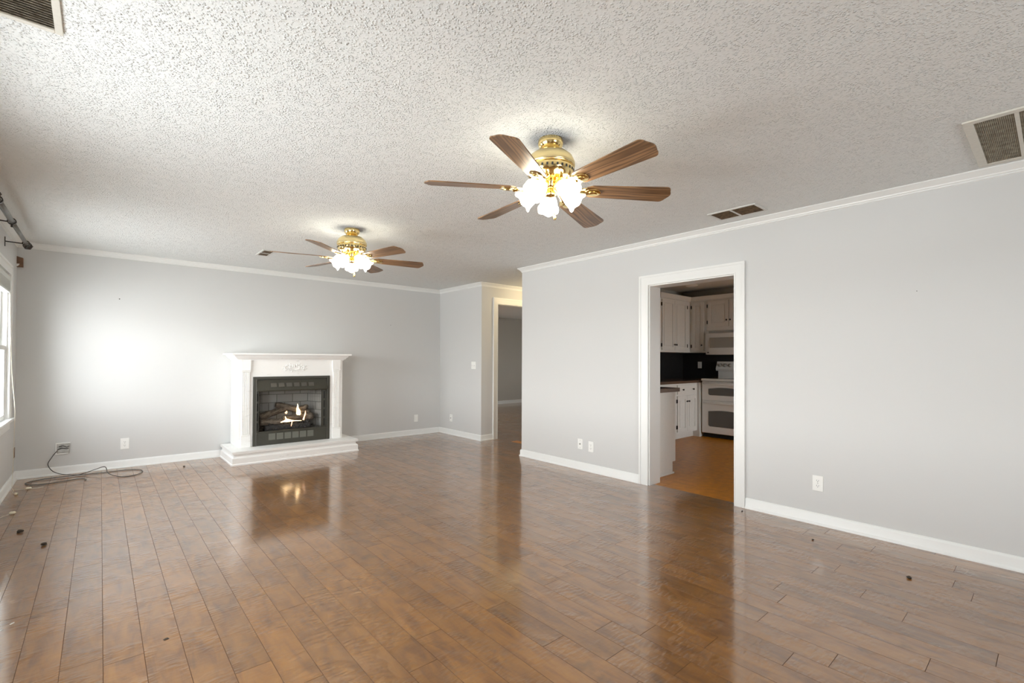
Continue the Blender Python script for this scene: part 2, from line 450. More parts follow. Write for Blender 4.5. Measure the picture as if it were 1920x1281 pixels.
def mat_glass():
    m_, nt, b = new_mat('window_glass')
    nt.nodes.remove(b)
    o = nt.nodes['Material Output']
    tr = node(nt, 'ShaderNodeBsdfTransparent'); tr.inputs[0].default_value = (.96, .97, .965, 1)
    gl = node(nt, 'ShaderNodeBsdfGlossy'); gl.inputs['Roughness'].default_value = 0.02
    lw = node(nt, 'ShaderNodeLayerWeight', inp={'Blend': 0.5})
    pw = node(nt, 'ShaderNodeMath', operation='POWER'); nt.links.new(lw.outputs['Facing'], pw.inputs[0]); pw.inputs[1].default_value = 5.0
    fr = node(nt, 'ShaderNodeMath', operation='MULTIPLY_ADD'); nt.links.new(pw.outputs[0], fr.inputs[0]); fr.inputs[1].default_value = 0.9; fr.inputs[2].default_value = 0.04
    mx = node(nt, 'ShaderNodeMixShader')
    nt.links.new(fr.outputs[0], mx.inputs[0]); nt.links.new(tr.outputs[0], mx.inputs[1]); nt.links.new(gl.outputs[0], mx.inputs[2])
    nt.links.new(mx.outputs[0], o.inputs[0])
    return m_
M['glass'] = mat_glass()

def mat_emit(name, col, s, base=(.8, .8, .8)):
    m_, nt, b = new_mat(name)
    b.inputs['Base Color'].default_value = (*base, 1); b.inputs['Roughness'].default_value = .3
    b.inputs['Emission Color'].default_value = (*col, 1); b.inputs['Emission Strength'].default_value = s
    return m_
SHADE = 13.0
M['shade'] = mat_emit('frosted_glass_lit', (1.0, 0.93, 0.76), SHADE)
M['bulb'] = mat_emit('lit_bulb', (1.0, 0.90, 0.70), 140.0)
M['flame'] = mat_emit('gas_flame', (1.0, 0.66, 0.30), 4.5)
M['flame_soft'] = mat_emit('orange_gas_flame', (1.0, 0.45, 0.17), 1.5)
M['hall_glass'] = mat_emit('lit_hall_globe', (1.0, 0.78, 0.45), 75.0)

# ================================================================ setting
XL, XR, YB, YR = -0.652, 4.145, 6.995, 4.577
XQ, YQ = 4.425, 5.814
H = 2.44
KE, KN, KS, KH = 8.08, 4.52, 0.52, 2.49
FE, FN = 9.90, 10.35

def wall_with_holes(mb, axis, a0, a1, t0, t1, z1, holes, mi=0):
    """axis 'x': wall runs along x, thickness t0..t1 in y; holes (a0,a1,z0,z1)"""
    def bx(u0, u1, z0, z1_):
        if u1-u0 < 1e-4 or z1_-z0 < 1e-4: return
        if axis == 'x': mb.box(u0, u1, t0, t1, z0, z1_, mi=mi)
        else: mb.box(t0, t1, u0, u1, z0, z1_, mi=mi)
    cur = a0
    for h in sorted(holes):
        bx(cur, h[0], 0, z1); bx(h[0], h[1], 0, h[2]); bx(h[0], h[1], h[3], z1); cur = h[1]
    bx(cur, a1, 0, z1)

S = dict(kind='structure')
# floor of individual planks in one mesh
random.seed(5)
me = bpy.data.meshes.new('floor'); bm = bmesh.new()
lay = bm.loops.layers.float_color.new('plank')
PW, PX0 = 0.1312, 0.0205
k0 = math.floor((-0.82-PX0)/PW); k1 = math.ceil((10.1-PX0)/PW)
ch, gd = 0.0012, 0.0010
for k in range(k0, k1):
    xa = PX0+k*PW; xb = xa+PW
    y = -2.75 - random.random()*1.2
    while y < 10.5:
        L = random.choice((0.40, 0.62, 0.85, 1.05, 1.22, 1.22, 1.22))
        ya, yb = y, y+L; y = yb
        if yb < -2.75: continue
        col = (random.random(), random.random(), random.random(), 1)
        o = [bm.verts.new(p) for p in ((xa, ya, -gd), (xb, ya, -gd), (xb, yb, -gd), (xa, yb, -gd))]
        i = [bm.verts.new(p) for p in ((xa+ch, ya+ch, 0), (xb-ch, ya+ch, 0), (xb-ch, yb-ch, 0), (xa+ch, yb-ch, 0))]
        fs = [bm.faces.new(i)] + [bm.faces.new([o[j], o[(j+1) % 4], i[(j+1) % 4], i[j]]) for j in range(4)]
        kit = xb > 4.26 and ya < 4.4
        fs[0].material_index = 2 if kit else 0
        for f in fs[1:]: f.material_index = 1
        for f in fs:
            for lp in f.loops: lp[lay] = col
# slab under the planks
vb = [bm.verts.new(p) for p in ((-.82, -2.75, -.1), (10.1, -2.75, -.1), (10.1, 10.5, -.1), (-.82, 10.5, -.1), (-.82, -2.75, -.002), (10.1, -2.75, -.002), (10.1, 10.5, -.002), (-.82, 10.5, -.002))]
for f in ((0,3,2,1),(4,5,6,7),(0,1,5,4),(1,2,6,5),(2,3,7,6),(3,0,4,7)):
    fc = bm.faces.new([vb[q] for q in f])
    for lp in fc.loops: lp[lay] = (.1, .1, .1, 1)
bm.to_mesh(me); bm.free(); [me.materials.append(M[k_]) for k_ in ('floor', 'seam', 'floor_lit_copy')]
fl = bpy.data.objects.new('floor', me); C.objects.link(fl); fl['kind'] = 'structure'

b = MB()
b.box(-.80, 4.40, -2.70, 7.145, H, H+.1); b.box(4.40, 10.05, 4.577, 10.5, H, H+.1)
b.build('ceiling', M['ceiling'], **S)
MB().box(4.25, 8.25, .40, 4.577, KH, KH+.1).build('ceiling_kitchen', M['ceil_smooth'], **S)

b = MB(); wall_with_holes(b, 'y', -2.70, 7.145, -.80, XL, H, [(WB[0], WB[1], WB[2], WB[3]), WA]); b.build('wall_left', M['wall'], **S)
b = MB(); b.box(XL, XQ+.15, YB, YB+.15, 0, H); b.build('wall_back', M['wall'], **S)
b = MB(); b.box(XQ, XQ+.15, YQ, YB, 0, H); b.build('wall_alcove', M['wall'], **S)
HD = (4.735, 5.56, 0, 2.13)
b = MB(); wall_with_holes(b, 'x', XQ+.15, 10.05, YQ, YQ+.136, H, [HD]); b.build('wall_hall', M['wall'], **S)
DK = (1.83, 2.685, 0, 2.0)
XR2 = 4.315
b = MB(); wall_with_holes(b, 'y', -2.70, YR, XR, XR2, KH, [DK]); b.build('wall_right', M['wall'], **S)
b = MB(); wall_with_holes(b, 'x', XL, XR, -2.70, -2.60, H, [WC]); b.build('wall_rear', M['wall'], **S)
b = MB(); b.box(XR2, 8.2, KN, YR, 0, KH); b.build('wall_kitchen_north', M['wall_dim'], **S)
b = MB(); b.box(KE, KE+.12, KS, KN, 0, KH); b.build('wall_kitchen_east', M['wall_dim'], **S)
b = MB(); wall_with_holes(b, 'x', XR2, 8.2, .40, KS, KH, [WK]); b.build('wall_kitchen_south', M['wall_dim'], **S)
b = MB(); b.box(7.5, 7.62, YR, YQ, 0, H); b.build('wall_hall_end', M['wall'], **S)
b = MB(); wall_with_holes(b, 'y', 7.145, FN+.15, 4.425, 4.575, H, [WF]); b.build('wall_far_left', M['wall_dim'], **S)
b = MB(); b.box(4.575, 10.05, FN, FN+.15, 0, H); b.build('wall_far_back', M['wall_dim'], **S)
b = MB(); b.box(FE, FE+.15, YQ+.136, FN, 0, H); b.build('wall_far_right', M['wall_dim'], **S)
# charcoal backsplash panels between counter and wall cabinets
MB().box(5.6, KE-.006, KN-.006, KN, .915, 1.40).build('wall_backsplash_north', M['backsplash'], **S)
MB().box(KE-.006, KE, 2.2, KN-.006, .915, 1.40).build('wall_backsplash_east', M['backsplash'], **S)

# mouldings
crown = [(0, H), (.046, H), (.046, H-.007), (.040, H-.012), (.026, H-.024), (.014, H-.036), (.012, H-.044), (.006, H-.047), (.006, H-.056), (0, H-.060)]
base = [(0, 0), (.024, 0), (.024, .008), (.021, .014), (.016, .018), (.014, .022), (.014, .070), (.011, .080), (.006, .086), (0, .088)]
MB().sweep([(XL, -2.6), (XL, YB), (XQ, YB), (XQ, YQ), (7.5, YQ)], crown).build('trim_1', M['trim'], smooth=30, **S)
MB().sweep([(7.5, YR), (XR, YR), (XR, -2.6)], crown).build('trim_2', M['trim'], smooth=30, **S)
MB().sweep([(XL, -2.6), (XL, YB), (1.17, YB)], base).build('baseboard_left', M['trim'], smooth=30, **S)
MB().sweep([(2.64, YB), (XQ, YB), (XQ, YQ), (4.652, YQ)], base).build('baseboard_back', M['trim'], smooth=30, **S)
MB().sweep([(7.5, YR), (XR, YR), (XR, 2.79)], base).build('baseboard_right', M['trim'], smooth=30, **S)
MB().sweep([(XR, 1.742), (XR, -2.6)], base).build('baseboard_front', M['trim'], smooth=30, **S)
MB().sweep([(4.575, FN), (FE, FN)], base).build('baseboard_far', M['trim'], smooth=30, **S)

# casings: flat boards with a back band, mitred
def casing_leg(mb, M_, inner, outer, z0, z_in, z_out, th=.018):
    """in local u (horizontal), z, thickness n -> placed by matrix M_ mapping (u, z, n)"""
    s = 1 if outer > inner else -1
    poly = [(inner, z0), (outer, z0), (outer, z_out), (inner, z_in)]
    mb.prism(poly, 0, th, M=M_)
    o_ = outer + s*.0015
    band = [(outer - s*.018, z0), (o_, z0), (o_, z_out+.0015), (outer - s*.018, z_out-.018)]
    mb.prism(band, 0, th+.007, M=M_)
    i_ = inner - s*.0015
    bead = [(i_, z0), (inner+s*.010, z0), (inner+s*.010, z_in+.010), (i_, z_in-.0015)]
    mb.prism(bead, 0, th+.003, M=M_)
def casing_head(mb, M_, i0, i1, o0, o1, z_in, z_out, th=.018):
    mb.prism([(i0, z_in), (i1, z_in), (o1, z_out), (o0, z_out)], 0, th, M=M_)
    mb.prism([(o0+.018, z_out-.018), (o1-.018, z_out-.018), (o1+.0015, z_out+.0015), (o0-.0015, z_out+.0015)], 0, th+.007, M=M_)
    mb.prism([(i0+.0015, z_in-.0015), (i1-.0015, z_in-.0015), (i1+.01, z_in+.01), (i0-.01, z_in+.01)], 0, th+.003, M=M_)
# kitchen doorway (local u = y, normal = -x)
MD = Matrix(((0, 0, -1, XR), (1, 0, 0, 0), (0, 1, 0, 0), (0, 0, 0, 1)))
d1 = empty('door_1', (XR, 2.26, 0), **S)
def pm(o, par):   # parent keeping world placement (parent has no rotation)
    o.parent = par; o.location = -par.location; return o
b = MB(); casing_leg(b, MD, DK[1], DK[1]+.10, .0, 2.0, 2.095); pm(b.build('casing', M['trim']), d1)
b = MB(); casing_leg(b, MD, DK[0], DK[0]-.085, .0, 2.0, 2.095); pm(b.build('casing', M['trim']), d1)
b = MB(); casing_head(b, MD, DK[0], DK[1], DK[0]-.085, DK[1]+.10, 2.0, 2.095); pm(b.build('casing', M['trim']), d1)
b = MB(); b.box(XR-.001, XR2+.016, DK[1]-.012, DK[1], 0, 2.0); b.box(XR-.001, XR2+.016, DK[0], DK[0]+.012, 0, 2.0); b.box(XR-.001, XR2+.016, DK[0]+.012, DK[1]-.012, 1.988, 2.0)
pm(b.build('jamb', M['trim']), d1)
# hall doorway (local u = x, normal = -y)
MH = Matrix(((1, 0, 0, 0), (0, 0, -1, YQ), (0, 1, 0, 0), (0, 0, 0, 1)))
d2 = empty('door_2', (5.15, YQ, 0), **S)
b = MB(); casing_leg(b, MH, HD[0], HD[0]-.085, .0, 2.13, 2.225); pm(b.build('casing', M['trim']), d2)
b = MB(); casing_leg(b, MH, HD[1], HD[1]+.085, .0, 2.13, 2.225); pm(b.build('casing', M['trim']), d2)
b = MB(); casing_head(b, MH, HD[0], HD[1], HD[0]-.085, HD[1]+.085, 2.13, 2.225); pm(b.build('casing', M['trim']), d2)
b = MB(); b.box(HD[0], HD[0]+.012, YQ-.001, YQ+.137, 0, 2.13); b.box(HD[1]-.012, HD[1], YQ-.001, YQ+.137, 0, 2.13); b.box(HD[0]+.012, HD[1]-.012, YQ-.001, YQ+.137, 2.118, 2.13)
pm(b.build('jamb', M['trim']), d2)

# double-hung windows on the left wall
def window_left(name, Wn, casing=True):
    y0, y1, z0, z1 = Wn
    r = empty(name, (XL, (y0+y1)/2, z0), **S)
    xo = -.80
    b = MB()
    for a, c in ((y0, y0+.02), (y1-.02, y1)): b.box(xo, XL, a, c, z0, z1)
    b.box(xo, XL, y0+.02, y1-.02, z1-.02, z1); b.box(xo, XL, y0+.02, y1-.02, z0, z0+.02)
    b.box(xo, XL-.02, (y0+y1)/2-.04, (y0+y1)/2+.04, z0+.02, z1-.02)
    pm(b.build('window_frame', M['trim']), r)
    for (a, c) in ((y0+.02, (y0+y1)/2-.04), ((y0+y1)/2+.04, y1-.02)):
        zm = (z0+z1)/2
        for (za, zb, xx) in ((z0+.02, zm+.02, -.676), (zm-.02, z1-.02, -.706)):
            b = MB(); f = .042
            b.box(xx-.015, xx+.015, a, a+f, za, zb, .003); b.box(xx-.015, xx+.015, c-f, c, za, zb, .003)
            b.box(xx-.0149, xx+.0149, a+f, c-f, za, za+f, .003); b.box(xx-.0149, xx+.0149, a+f, c-f, zb-f, zb, .003)
            s = pm(b.build('sash', M['trim']), r)
            g = MB().box(xx-.002, xx+.002, a+f-.004, c-f+.004, za+f-.004, zb-f+.004).build('pane', M['glass'])
            g.parent = s
    b = MB(); b.box(XL-.10, XL+.045, y0-.13, y1+.13, z0-.005, z0+.022, .006); pm(b.build('sill', M['trim']), r)
    b = MB(); b.box(XL, XL+.016, y0-.10, y1+.10, z0-.085, z0-.005, .004); pm(b.build('apron', M['trim']), r)
    ML = Matrix(((0, 0, 1, XL), (1, 0, 0, 0), (0, 1, 0, 0), (0, 0, 0, 1)))
    b = MB(); casing_leg(b, ML, y1, y1+.095, z0+.022, z1, z1+.09); casing_leg(b, ML, y0, y0-.095, z0+.022, z1, z1+.09)
    casing_head(b, ML, y0, y1, y0-.095, y1+.095, z1, z1+.09); bmesh.ops.recalc_face_normals(b.bm, faces=list(b.bm.faces))
    pm(b.build('casing', M['trim']), r)
    return r
window_left('window_1', WA)
window_left('window_2_added', WB)
def window_x(name, Wn, yc, th, nm=2):
    x0, x1, z0, z1 = Wn
    r = empty(name, ((x0+x1)/2, yc, z0), **S)
    b = MB(); f = .05
    b.box(x0, x0+f, yc-th, yc+th, z0, z1); b.box(x1-f, x1, yc-th, yc+th, z0, z1)
    b.box(x0+f, x1-f, yc-th, yc+th, z0, z0+f); b.box(x0+f, x1-f, yc-th, yc+th, z1-f, z1)
    for k in range(1, nm):
        xm = x0+(x1-x0)*k/nm; b.box(xm-.03, xm+.03, yc-th, yc+th, z0+f, z1-f)
    pm(b.build('window_frame', M['trim']), r)
    pm(MB().box(x0+f, x1-f, yc-.003, yc+.003, z0+f, z1-f).build('pane', M['glass']), r)
window_x('window_3_added', WC, -2.65, .045)
window_x('window_5_added', WK, .46, .05)
r = empty('window_4', (4.5, (WF[0]+WF[1])/2, WF[2]), **S)
b = MB()
b.box(4.44, 4.56, WF[0], WF[0]+.05, WF[2], WF[3]); b.box(4.44, 4.56, WF[1]-.05, WF[1], WF[2], WF[3]); b.box(4.44, 4.56, WF[0]+.05, WF[1]-.05, WF[2], WF[2]+.05); b.box(4.44, 4.56, WF[0]+.05, WF[1]-.05, WF[3]-.05, WF[3])
pm(b.build('window_frame', M['trim']), r)
pm(MB().box(4.497, 4.503, WF[0]+.05, WF[1]-.05, WF[2]+.05, WF[3]-.05).build('pane', M['glass']), r)

# ================================================================ ceiling fans
def make_fan():
    root = empty('ceiling_fan', (0, 0, 0))
    # everything relative to the ceiling plane at z = 0
    MB().lathe([(0, 0), (.066, 0), (.068, -.006), (.068, -.024), (.062, -.040), (.046, -.056), (.030, -.060), (0, -.060)], 40).build('canopy', M['brass'], root)
    MB().lathe([(.030, -.058), (.058, -.064), (.092, -.076), (.118, -.098), (.130, -.124), (.133, -.142), (.130, -.150), (.122, -.152), (.0, -.152)], 56).build('motor_housing', M['brass_satin'], root)
    MB().lathe([(.120, -.150), (.126, -.158), (.128, -.172), (.126, -.186), (.118, -.202), (.100, -.216), (.076, -.224), (.05, -.226), (0, -.226)], 56).build('lower_housing', M['brass'], root)
    b = MB()
    for k in range(30):
        a = 2*PI*k/30
        b.box(.1255, .1290, -.005, .005, -.184, -.170, M=Matrix.Rotation(a, 4, 'Z'))
    b.build('vent_slots', M['slot'], root)
    MB().lathe([(0, -.224), (.046, -.226), (.044, -.238), (.030, -.250), (.028, -.262), (0, -.262)], 40).build('switch_housing', M['brass'], root)
    MB().lathe([(.0, -.260), (.016, -.260), (.014, -.268), (.018, -.276), (.027, -.288), (.032, -.298), (.029, -.306), (.012, -.311), (0, -.314)], 32).build('finial', M['brass'], root)
    # blade mesh: from r .235 to .690, pitched about its own axis
    r0, r1, w0, w1 = .195, .675, .056, .070
    out = []
    out += [(r0, -w0*.62), (r0+.03, -w0*.95)]
    out += [(r1-.045, -w1)]
    for k in range(7):
        a = -PI/2 + k*PI/2/6*0.9
        out.append((r1-.045+.030*math.cos(a), -w1+.034+.034*math.sin(a)))
    for k in range(1, 6):
        t = k/6; out.append((r1-.012+.012*math.sin(PI*t), -w1+.036+(2*w1-.072)*t))
    for k in range(7):
        a = 0.1*PI/2 + k*PI/2/6*0.9
        out.append((r1-.045+.030*math.cos(a), w1-.034+.034*math.sin(a)))
    out += [(r1-.045, w1), (r0+.03, w0*.95), (r0, w0*.62)]
    b = MB(); b.prism(out, -.003, .003)
    bmesh.ops.remove_doubles(b.bm, verts=list(b.bm.verts), dist=1e-5)
    blade0 = b.build('blade', M['oak'], root)
    b = MB()
    # bracket arm and oval medallion below the blade root
    b.tube([(.070, 0, .044), (.110, 0, .020), (.150, 0, -.010), (.205, 0, -.012)], [.013, .011, .010, .010], 10)
    ov = [(math.cos(2*PI*k/28)*.046+.232, math.sin(2*PI*k/28)*.034) for k in range(28)]
    b.prism(ov, -.011, -.003, bev=.0025)
    ov = [(math.cos(2*PI*k/24)*.026+.232, math.sin(2*PI*k/24)*.018) for k in range(24)]
    b.prism(ov, -.016, -.010, bev=.002)
    ov = [(.150, -.016), (.19, -.040), (.21, -.030), (.21, .030), (.19, .040), (.150, .016)]
    b.prism(ov, -.009, -.003)
    iron0 = b.build('blade_bracket', M['brass'], blade0, smooth=40)
    pitch = math.radians(-12)
    for k in range(6):
        bl = blade0 if k == 0 else blade0.copy()
        if k: C.objects.link(bl)
        bl.parent = root; bl.location = (0, 0, -.270); bl.rotation_mode = 'XYZ'
        bl.rotation_euler = (pitch, 0, math.radians(60*k))
        if k:
            ic = iron0.copy(); C.objects.link(ic); ic.parent = bl
    # light kit: five tulip shades
    prof = [(.021, .0), (.026, -.006), (.034, -.020), (.043, -.040), (.048, -.058), (.050, -.074), (.054, -.090), (.062, -.104)]
    inner = [(r-.003, z-.0004) for r, z in prof][::-1]
    def rf(r, z, a):
        k = max(0.0, (-z-.066)/.040)
        return r*(1+.030*k*math.cos(6*a)), z - .004*k*math.cos(6*a)
    shade_mb = MB().lathe(prof+inner, 48, rfun=rf)
    sh0 = shade_mb.build('lamp_shade', M['shade'], root)
    bu0 = MB().lathe([(0, -.018), (.010, -.020), (.013, -.034), (.020, -.048), (.023, -.062), (.019, -.076), (.010, -.084), (0, -.086)], 20).build('bulb', M['bulb'], sh0)
    arm0 = MB().tube([(.020, 0, -.246), (.040, 0, -.250), (.056, 0, -.254), (.068, 0, -.260)], [.010, .009, .010, .013], 12).build('light_arm', M['brass'], root)
    fit0 = MB().lathe([(0, .020), (.012, .020), (.022, .012), (.026, .002), (.026, -.008), (.020, -.010), (0, -.006)], 28).build('socket_cup', M['brass'], arm0)
    fit0.location = (.072, 0, -.262); fit0.rotation_euler = (0, -math.radians(TILT), 0)
    for k in range(5):
        a = math.radians(72*k)
        ar = arm0 if k == 0 else arm0.copy()
        sh = sh0 if k == 0 else sh0.copy()
        if k:
            C.objects.link(ar); C.objects.link(sh)
            f2 = fit0.copy(); C.objects.link(f2); f2.parent = ar
            b2 = bu0.copy(); C.objects.link(b2); b2.parent = sh
            ar.parent = root; sh.parent = root
        ar.rotation_euler = (0, 0, a+KIT)
        sh.location = (.076*math.cos(a+KIT), .076*math.sin(a+KIT), -.266)
        sh.rotation_euler = (0, -math.radians(TILT), a+KIT)
    for (x, y, zl) in ((.020, -.016, -.400), (-.014, -.030, -.420)):
        b = MB().tube([(x*.6, y*.6, -.250), (x, y, -.275), (x, y, zl)], .0011, 6)
        pc = b.build('pull_chain', M['brass'], root)
        MB().lathe([(0, .004), (.004, .002), (.006, -.006), (.0095, -.016), (.0075, -.021), (0, -.022)], 16, M=Matrix.Translation((x, y, zl))).build('pull_knob', M['brass'], pc)
    return root
TILT = 56
KIT = math.radians(49-180+36)     # two shades face the camera side
fan1 = make_fan()
fan1.location = (1.836, 1.802, H); fan1.rotation_euler = (0, 0, math.radians(25))
tag(fan1, 'brass six-blade ceiling fan with lit tulip shades, nearer and larger one', 'ceiling fan', 'brass ceiling fans')
for ch in [x for x in bpy.data.objects if x.parent is fan1 and (x.name.startswith('light_arm') or x.name.startswith('lamp_shade'))]:
    a = ch.rotation_euler.z - math.radians(25)
    ch.rotation_euler.z = a
    if ch.name.startswith('lamp_shade'):
        ch.location = (.076*math.cos(a), .076*math.sin(a), -.266)
fan2 = copy_tree(fan1)
fan2.location = (1.735, 4.247, H); fan2.rotation_euler = (0, 0, math.radians(44))
tag(fan2, 'brass six-blade ceiling fan with lit shades, farther one near the fireplace wall', 'ceiling fan', 'brass ceiling fans')

for fan, offs in ((fan1, {25: (-7, 2.4), 145: (2.4, 0), 205: (1.7, 0), 265: (.6, 0)}), (fan2, {25: (.8, 0), 205: (-3, 0), 325: (2.5, 0)})):
    for ch in [x for x in bpy.data.objects if x.parent is fan and x.name.startswith('blade')]:
        kk = round(math.degrees(ch.rotation_euler.z))+25
        if kk in offs:
            ch.rotation_euler.z += math.radians(offs[kk][0]); ch.rotation_euler.y += math.radians(offs[kk][1])

# ================================================================ fireplace
fp = empty('fireplace', (1.91, 6.6, 0), label='white distressed mantel fireplace with dark metal gas firebox on back wall', cat='fireplace')
DM = M['distressed']
def fpart(mb, name, mat, par=None, **kw):
    o = mb.build(name, mat, **kw)
    if par is None: pm(o, fp)
    else: o.parent = par
    return o
BX0, BX1, BY, HZ = 1.275, 2.545, 6.53, .162
# hearth: slab over a cove and plinth
b = MB()
b.sweep([(1.155, 6.972), (1.155, 6.245), (2.668, 6.245), (2.668, 6.972)],
        [(-.03, 0), (0, 0), (0, .016), (-.008, .024), (-.008, .085), (-.022, .098), (-.030, .104), (-.034, .128), (-.03, .132), (-.006, .134), (-.004, HZ), (-.06, HZ)])
b.box(1.18, 2.64, 6.28, 6.972, .001, HZ-.0005)
fpart(b, 'hearth', DM, smooth=25)
# body with the opening for the firebox
OX0, OX1, OZ1 = 1.43, 2.37, 1.022
b = MB()
b.box(BX0, OX0, BY, 6.994, HZ, 1.232, .003); b.box(OX1, BX1, BY, 6.994, HZ, 1.232, .003)
b.box(OX0-.002, OX1+.002, BY, 6.994, OZ1, 1.2319, .002)
fpart(b, 'surround', DM)
# pilasters: cap block, fluted shaft, base block
for x0, x1 in ((1.292, 1.404), (2.402, 2.514)):
    b = MB()
    b.box(x0+.012, x1-.010, BY-.010, BY+.002, .300, 1.085)
    w_ = (x1-x0-.022)
    for k in range(5):
        xx = x0+.012+w_*(k+.5)/5
        b.box(xx-w_*.06, xx+w_*.06, BY-.016, BY-.008, .315, 1.080, .0025)
    pl = fpart(b, 'pilaster', DM)
    c_ = MB().box(x0+.002, x1, BY-.022, BY+.001, 1.108, 1.230, .002).box(x0+.004, x1-.002, BY-.030, BY+.001, 1.096, 1.108, .003).box(x0+.006, x1-.004, BY-.022, BY+.001, 1.080, 1.096, .003).build('cap_block', DM); c_.parent = pl
    c_ = MB().box(x0+.004, x1, BY-.022, BY+.001, HZ, .300, .002).box(x0+.008, x1-.004, BY-.018, BY+.001, .300, .314, .003).build('base_block', DM); c_.parent = pl
# mantel shelf with stepped cove
b = MB()
cv = [(-.02, 1.228), (.012, 1.228), (.014, 1.240), (.030, 1.246), (.036, 1.256), (.052, 1.270), (.062, 1.286), (.064, 1.292), (-.02, 1.292)]
b.sweep([(BX0, 6.990), (BX0, BY-.005), (BX1, BY-.005), (BX1, 6.990)], cv)
b.box(BX0+.01, BX1-.01, BY, 6.990, 1.229, 1.291)
fpart(b, 'cove_moulding', DM, smooth=25)
fpart(MB().box(BX0-.095, BX1+.095, BY-.100, 6.992, 1.292, 1.316, .006), 'mantel_shelf', DM)
# carved scroll ornament in relief
b = MB(); xc, zc = 1.915, 1.135
def leaf(x, z, ang, L, wd):
    t = bmesh.new(); bmesh.ops.create_uvsphere(t, u_segments=10, v_segments=6, radius=1)
    for f in t.faces: f.smooth = True
    Mx = Matrix.Translation((x, BY-.003, z)) @ Matrix.Rotation(-ang, 4, 'Y') @ Matrix.Diagonal((L, .008, wd, 1)) @ Matrix.Translation((1, 0, 0))
    b.merge(t, Mx)
for s in (1, -1):
    def scroll(cx, cz, R0, a0, turns, r):
        pts = []
        for k in range(22):
            t = k/21; a = a0+turns*2*PI*t; rr = R0*(1-.75*t)
            pts.append((xc+s*(cx+rr*math.cos(a)), BY-.004, zc+cz+rr*math.sin(a)))
        b.tube(pts, [r*(1-.4*k/21) for k in range(22)], 6)
    scroll(.040, .010, .030, -PI/2, 1.2, .0055); scroll(.100, -.004, .024, PI/2, -1.2, .005); scroll(.064, -.030, .014, PI, 1.0, .004)
    b.tube([(xc, BY-.004, zc-.035), (xc+s*.03, BY-.004, zc-.030), (xc+s*.07, BY-.004, zc-.010), (xc+s*.11, BY-.004, zc-.030), (xc+s*.135, BY-.004, zc-.022)], .0045, 6)
    for (lx, lz, a_, L, wd) in ((.020, .020, 70, .014, .006), (.048, .036, 50, .014, .006), (.075, .022, 20, .014, .006), (.118, .010, 30, .013, .005), (.100, -.036, -20, .013, .005), (.030, -.040, -60, .012, .005), (.130, -.020, 5, .014, .005), (.06, -.005, 120, .012, .005)):
        an = math.radians(a_); an = an if s == 1 else PI-an
        leaf(xc+s*lx, zc+lz, an, L, wd)
leaf(xc, zc, PI/2, .020, .008); leaf(xc, zc-.03, -PI/2, .010, .006)
fpart(b, 'carved_applique', DM)
# firebox: dark frame, inner frame, hood, lower panel, cavity
BM = M['black_metal']
y0 = BY-.004
b = MB()
b.box(OX0, OX0+.034, y0-.012, BY+.05, HZ, OZ1, .003); b.box(OX1-.034, OX1, y0-.012, BY+.05, HZ, OZ1, .003)
b.box(OX0+.034, OX1-.034, y0-.0118, BY+.05, OZ1-.034, OZ1, .003)
ff = fpart(b, 'firebox_frame', BM)
for xa_ in (OX0+.032, OX1-.038):
    g_ = MB().box(xa_, xa_+.006, y0-.015, BY, HZ, OZ1-.032, .001).build('frame_bead', M['gunmetal'], label='thin bright metal bead'); g_.parent = ff; g_.location = (0, 0, 0)
# cavity shell
b = MB()
b.box(1.50, 2.28, 6.90, 6.91, .30, .90); 
b.prism([(1.468, BY+.03), (1.475, BY+.03), (1.60, 6.90), (1.593, 6.90)], .30, .90)
b.prism([(2.332, BY+.03), (2.325, BY+.03), (2.20, 6.90), (2.207, 6.90)], .30, .90)
fpart(b, 'fireback', M['firebrick'])
b = MB(); b.box(1.464, 2.336, BY+.02, 6.93, .90, .91); b.box(1.464, 2.336, BY+.045, 6.93, .29, .30); b.box(1.464, 2.336, 6.92, 6.93, .30, .90)
fpart(b, 'cavity_shell', M['black_hole'])
# side strips with slots
for x0, x1, sx in ((1.464, 1.500, 1.482), (2.262, 2.336, 2.300)):
    b = MB(); b.box(x0, x1, BY+.004, BY+.020, .335, .860, .002)
    st = fpart(b, 'side_strip', BM)
    b = MB()
    for k in range(4):
        z = .350+k*.122; b.box(sx-.008, sx+.008, BY+.0025, BY+.008, z, z+.095)
    q = b.build('slot', M['black_hole']); q.parent = st; q.location = (0, 0, 0)
# sloping hood above the opening
b = MB()
b.prism([(BY+.004, .985), (BY+.004, .975), (y0-.050, .850), (y0-.046, .838), (y0-.040, .845), (BY+.03, .972), (BY+.03, .985)], 1.475, 2.325,
        M=Matrix(((0, 0, 1, 0), (1, 0, 0, 0), (0, 1, 0, 0), (0, 0, 0, 1))))
b.prism([(BY+.010, .98), (y0-.046, .842), (BY+.010, .842)], 1.468, 1.476, M=Matrix(((0, 0, 1, 0), (1, 0, 0, 0), (0, 1, 0, 0), (0, 0, 0, 1))))
b.prism([(BY+.010, .98), (y0-.046, .842), (BY+.010, .842)], 2.324, 2.332, M=Matrix(((0, 0, 1, 0), (1, 0, 0, 0), (0, 1, 0, 0), (0, 0, 0, 1))))
b.bm.normal_update(); bmesh.ops.recalc_face_normals(b.bm, faces=list(b.bm.faces))
hood = fpart(b, 'hood', BM)
tt = math.atan2(.125, .055)
for k in range(6):
    xx = 1.625+k*.092
    Mx = Matrix.Translation((0, y0-.023, .914)) @ Matrix.Rotation(math.radians(-22), 4, 'X')
    q = MB().box(xx, xx+.068, -.0035, .0005, -.026, .026, M=Mx).build('hood_vent', M['gunmetal']); q.parent = hood; q.location = (0, 0, 0)
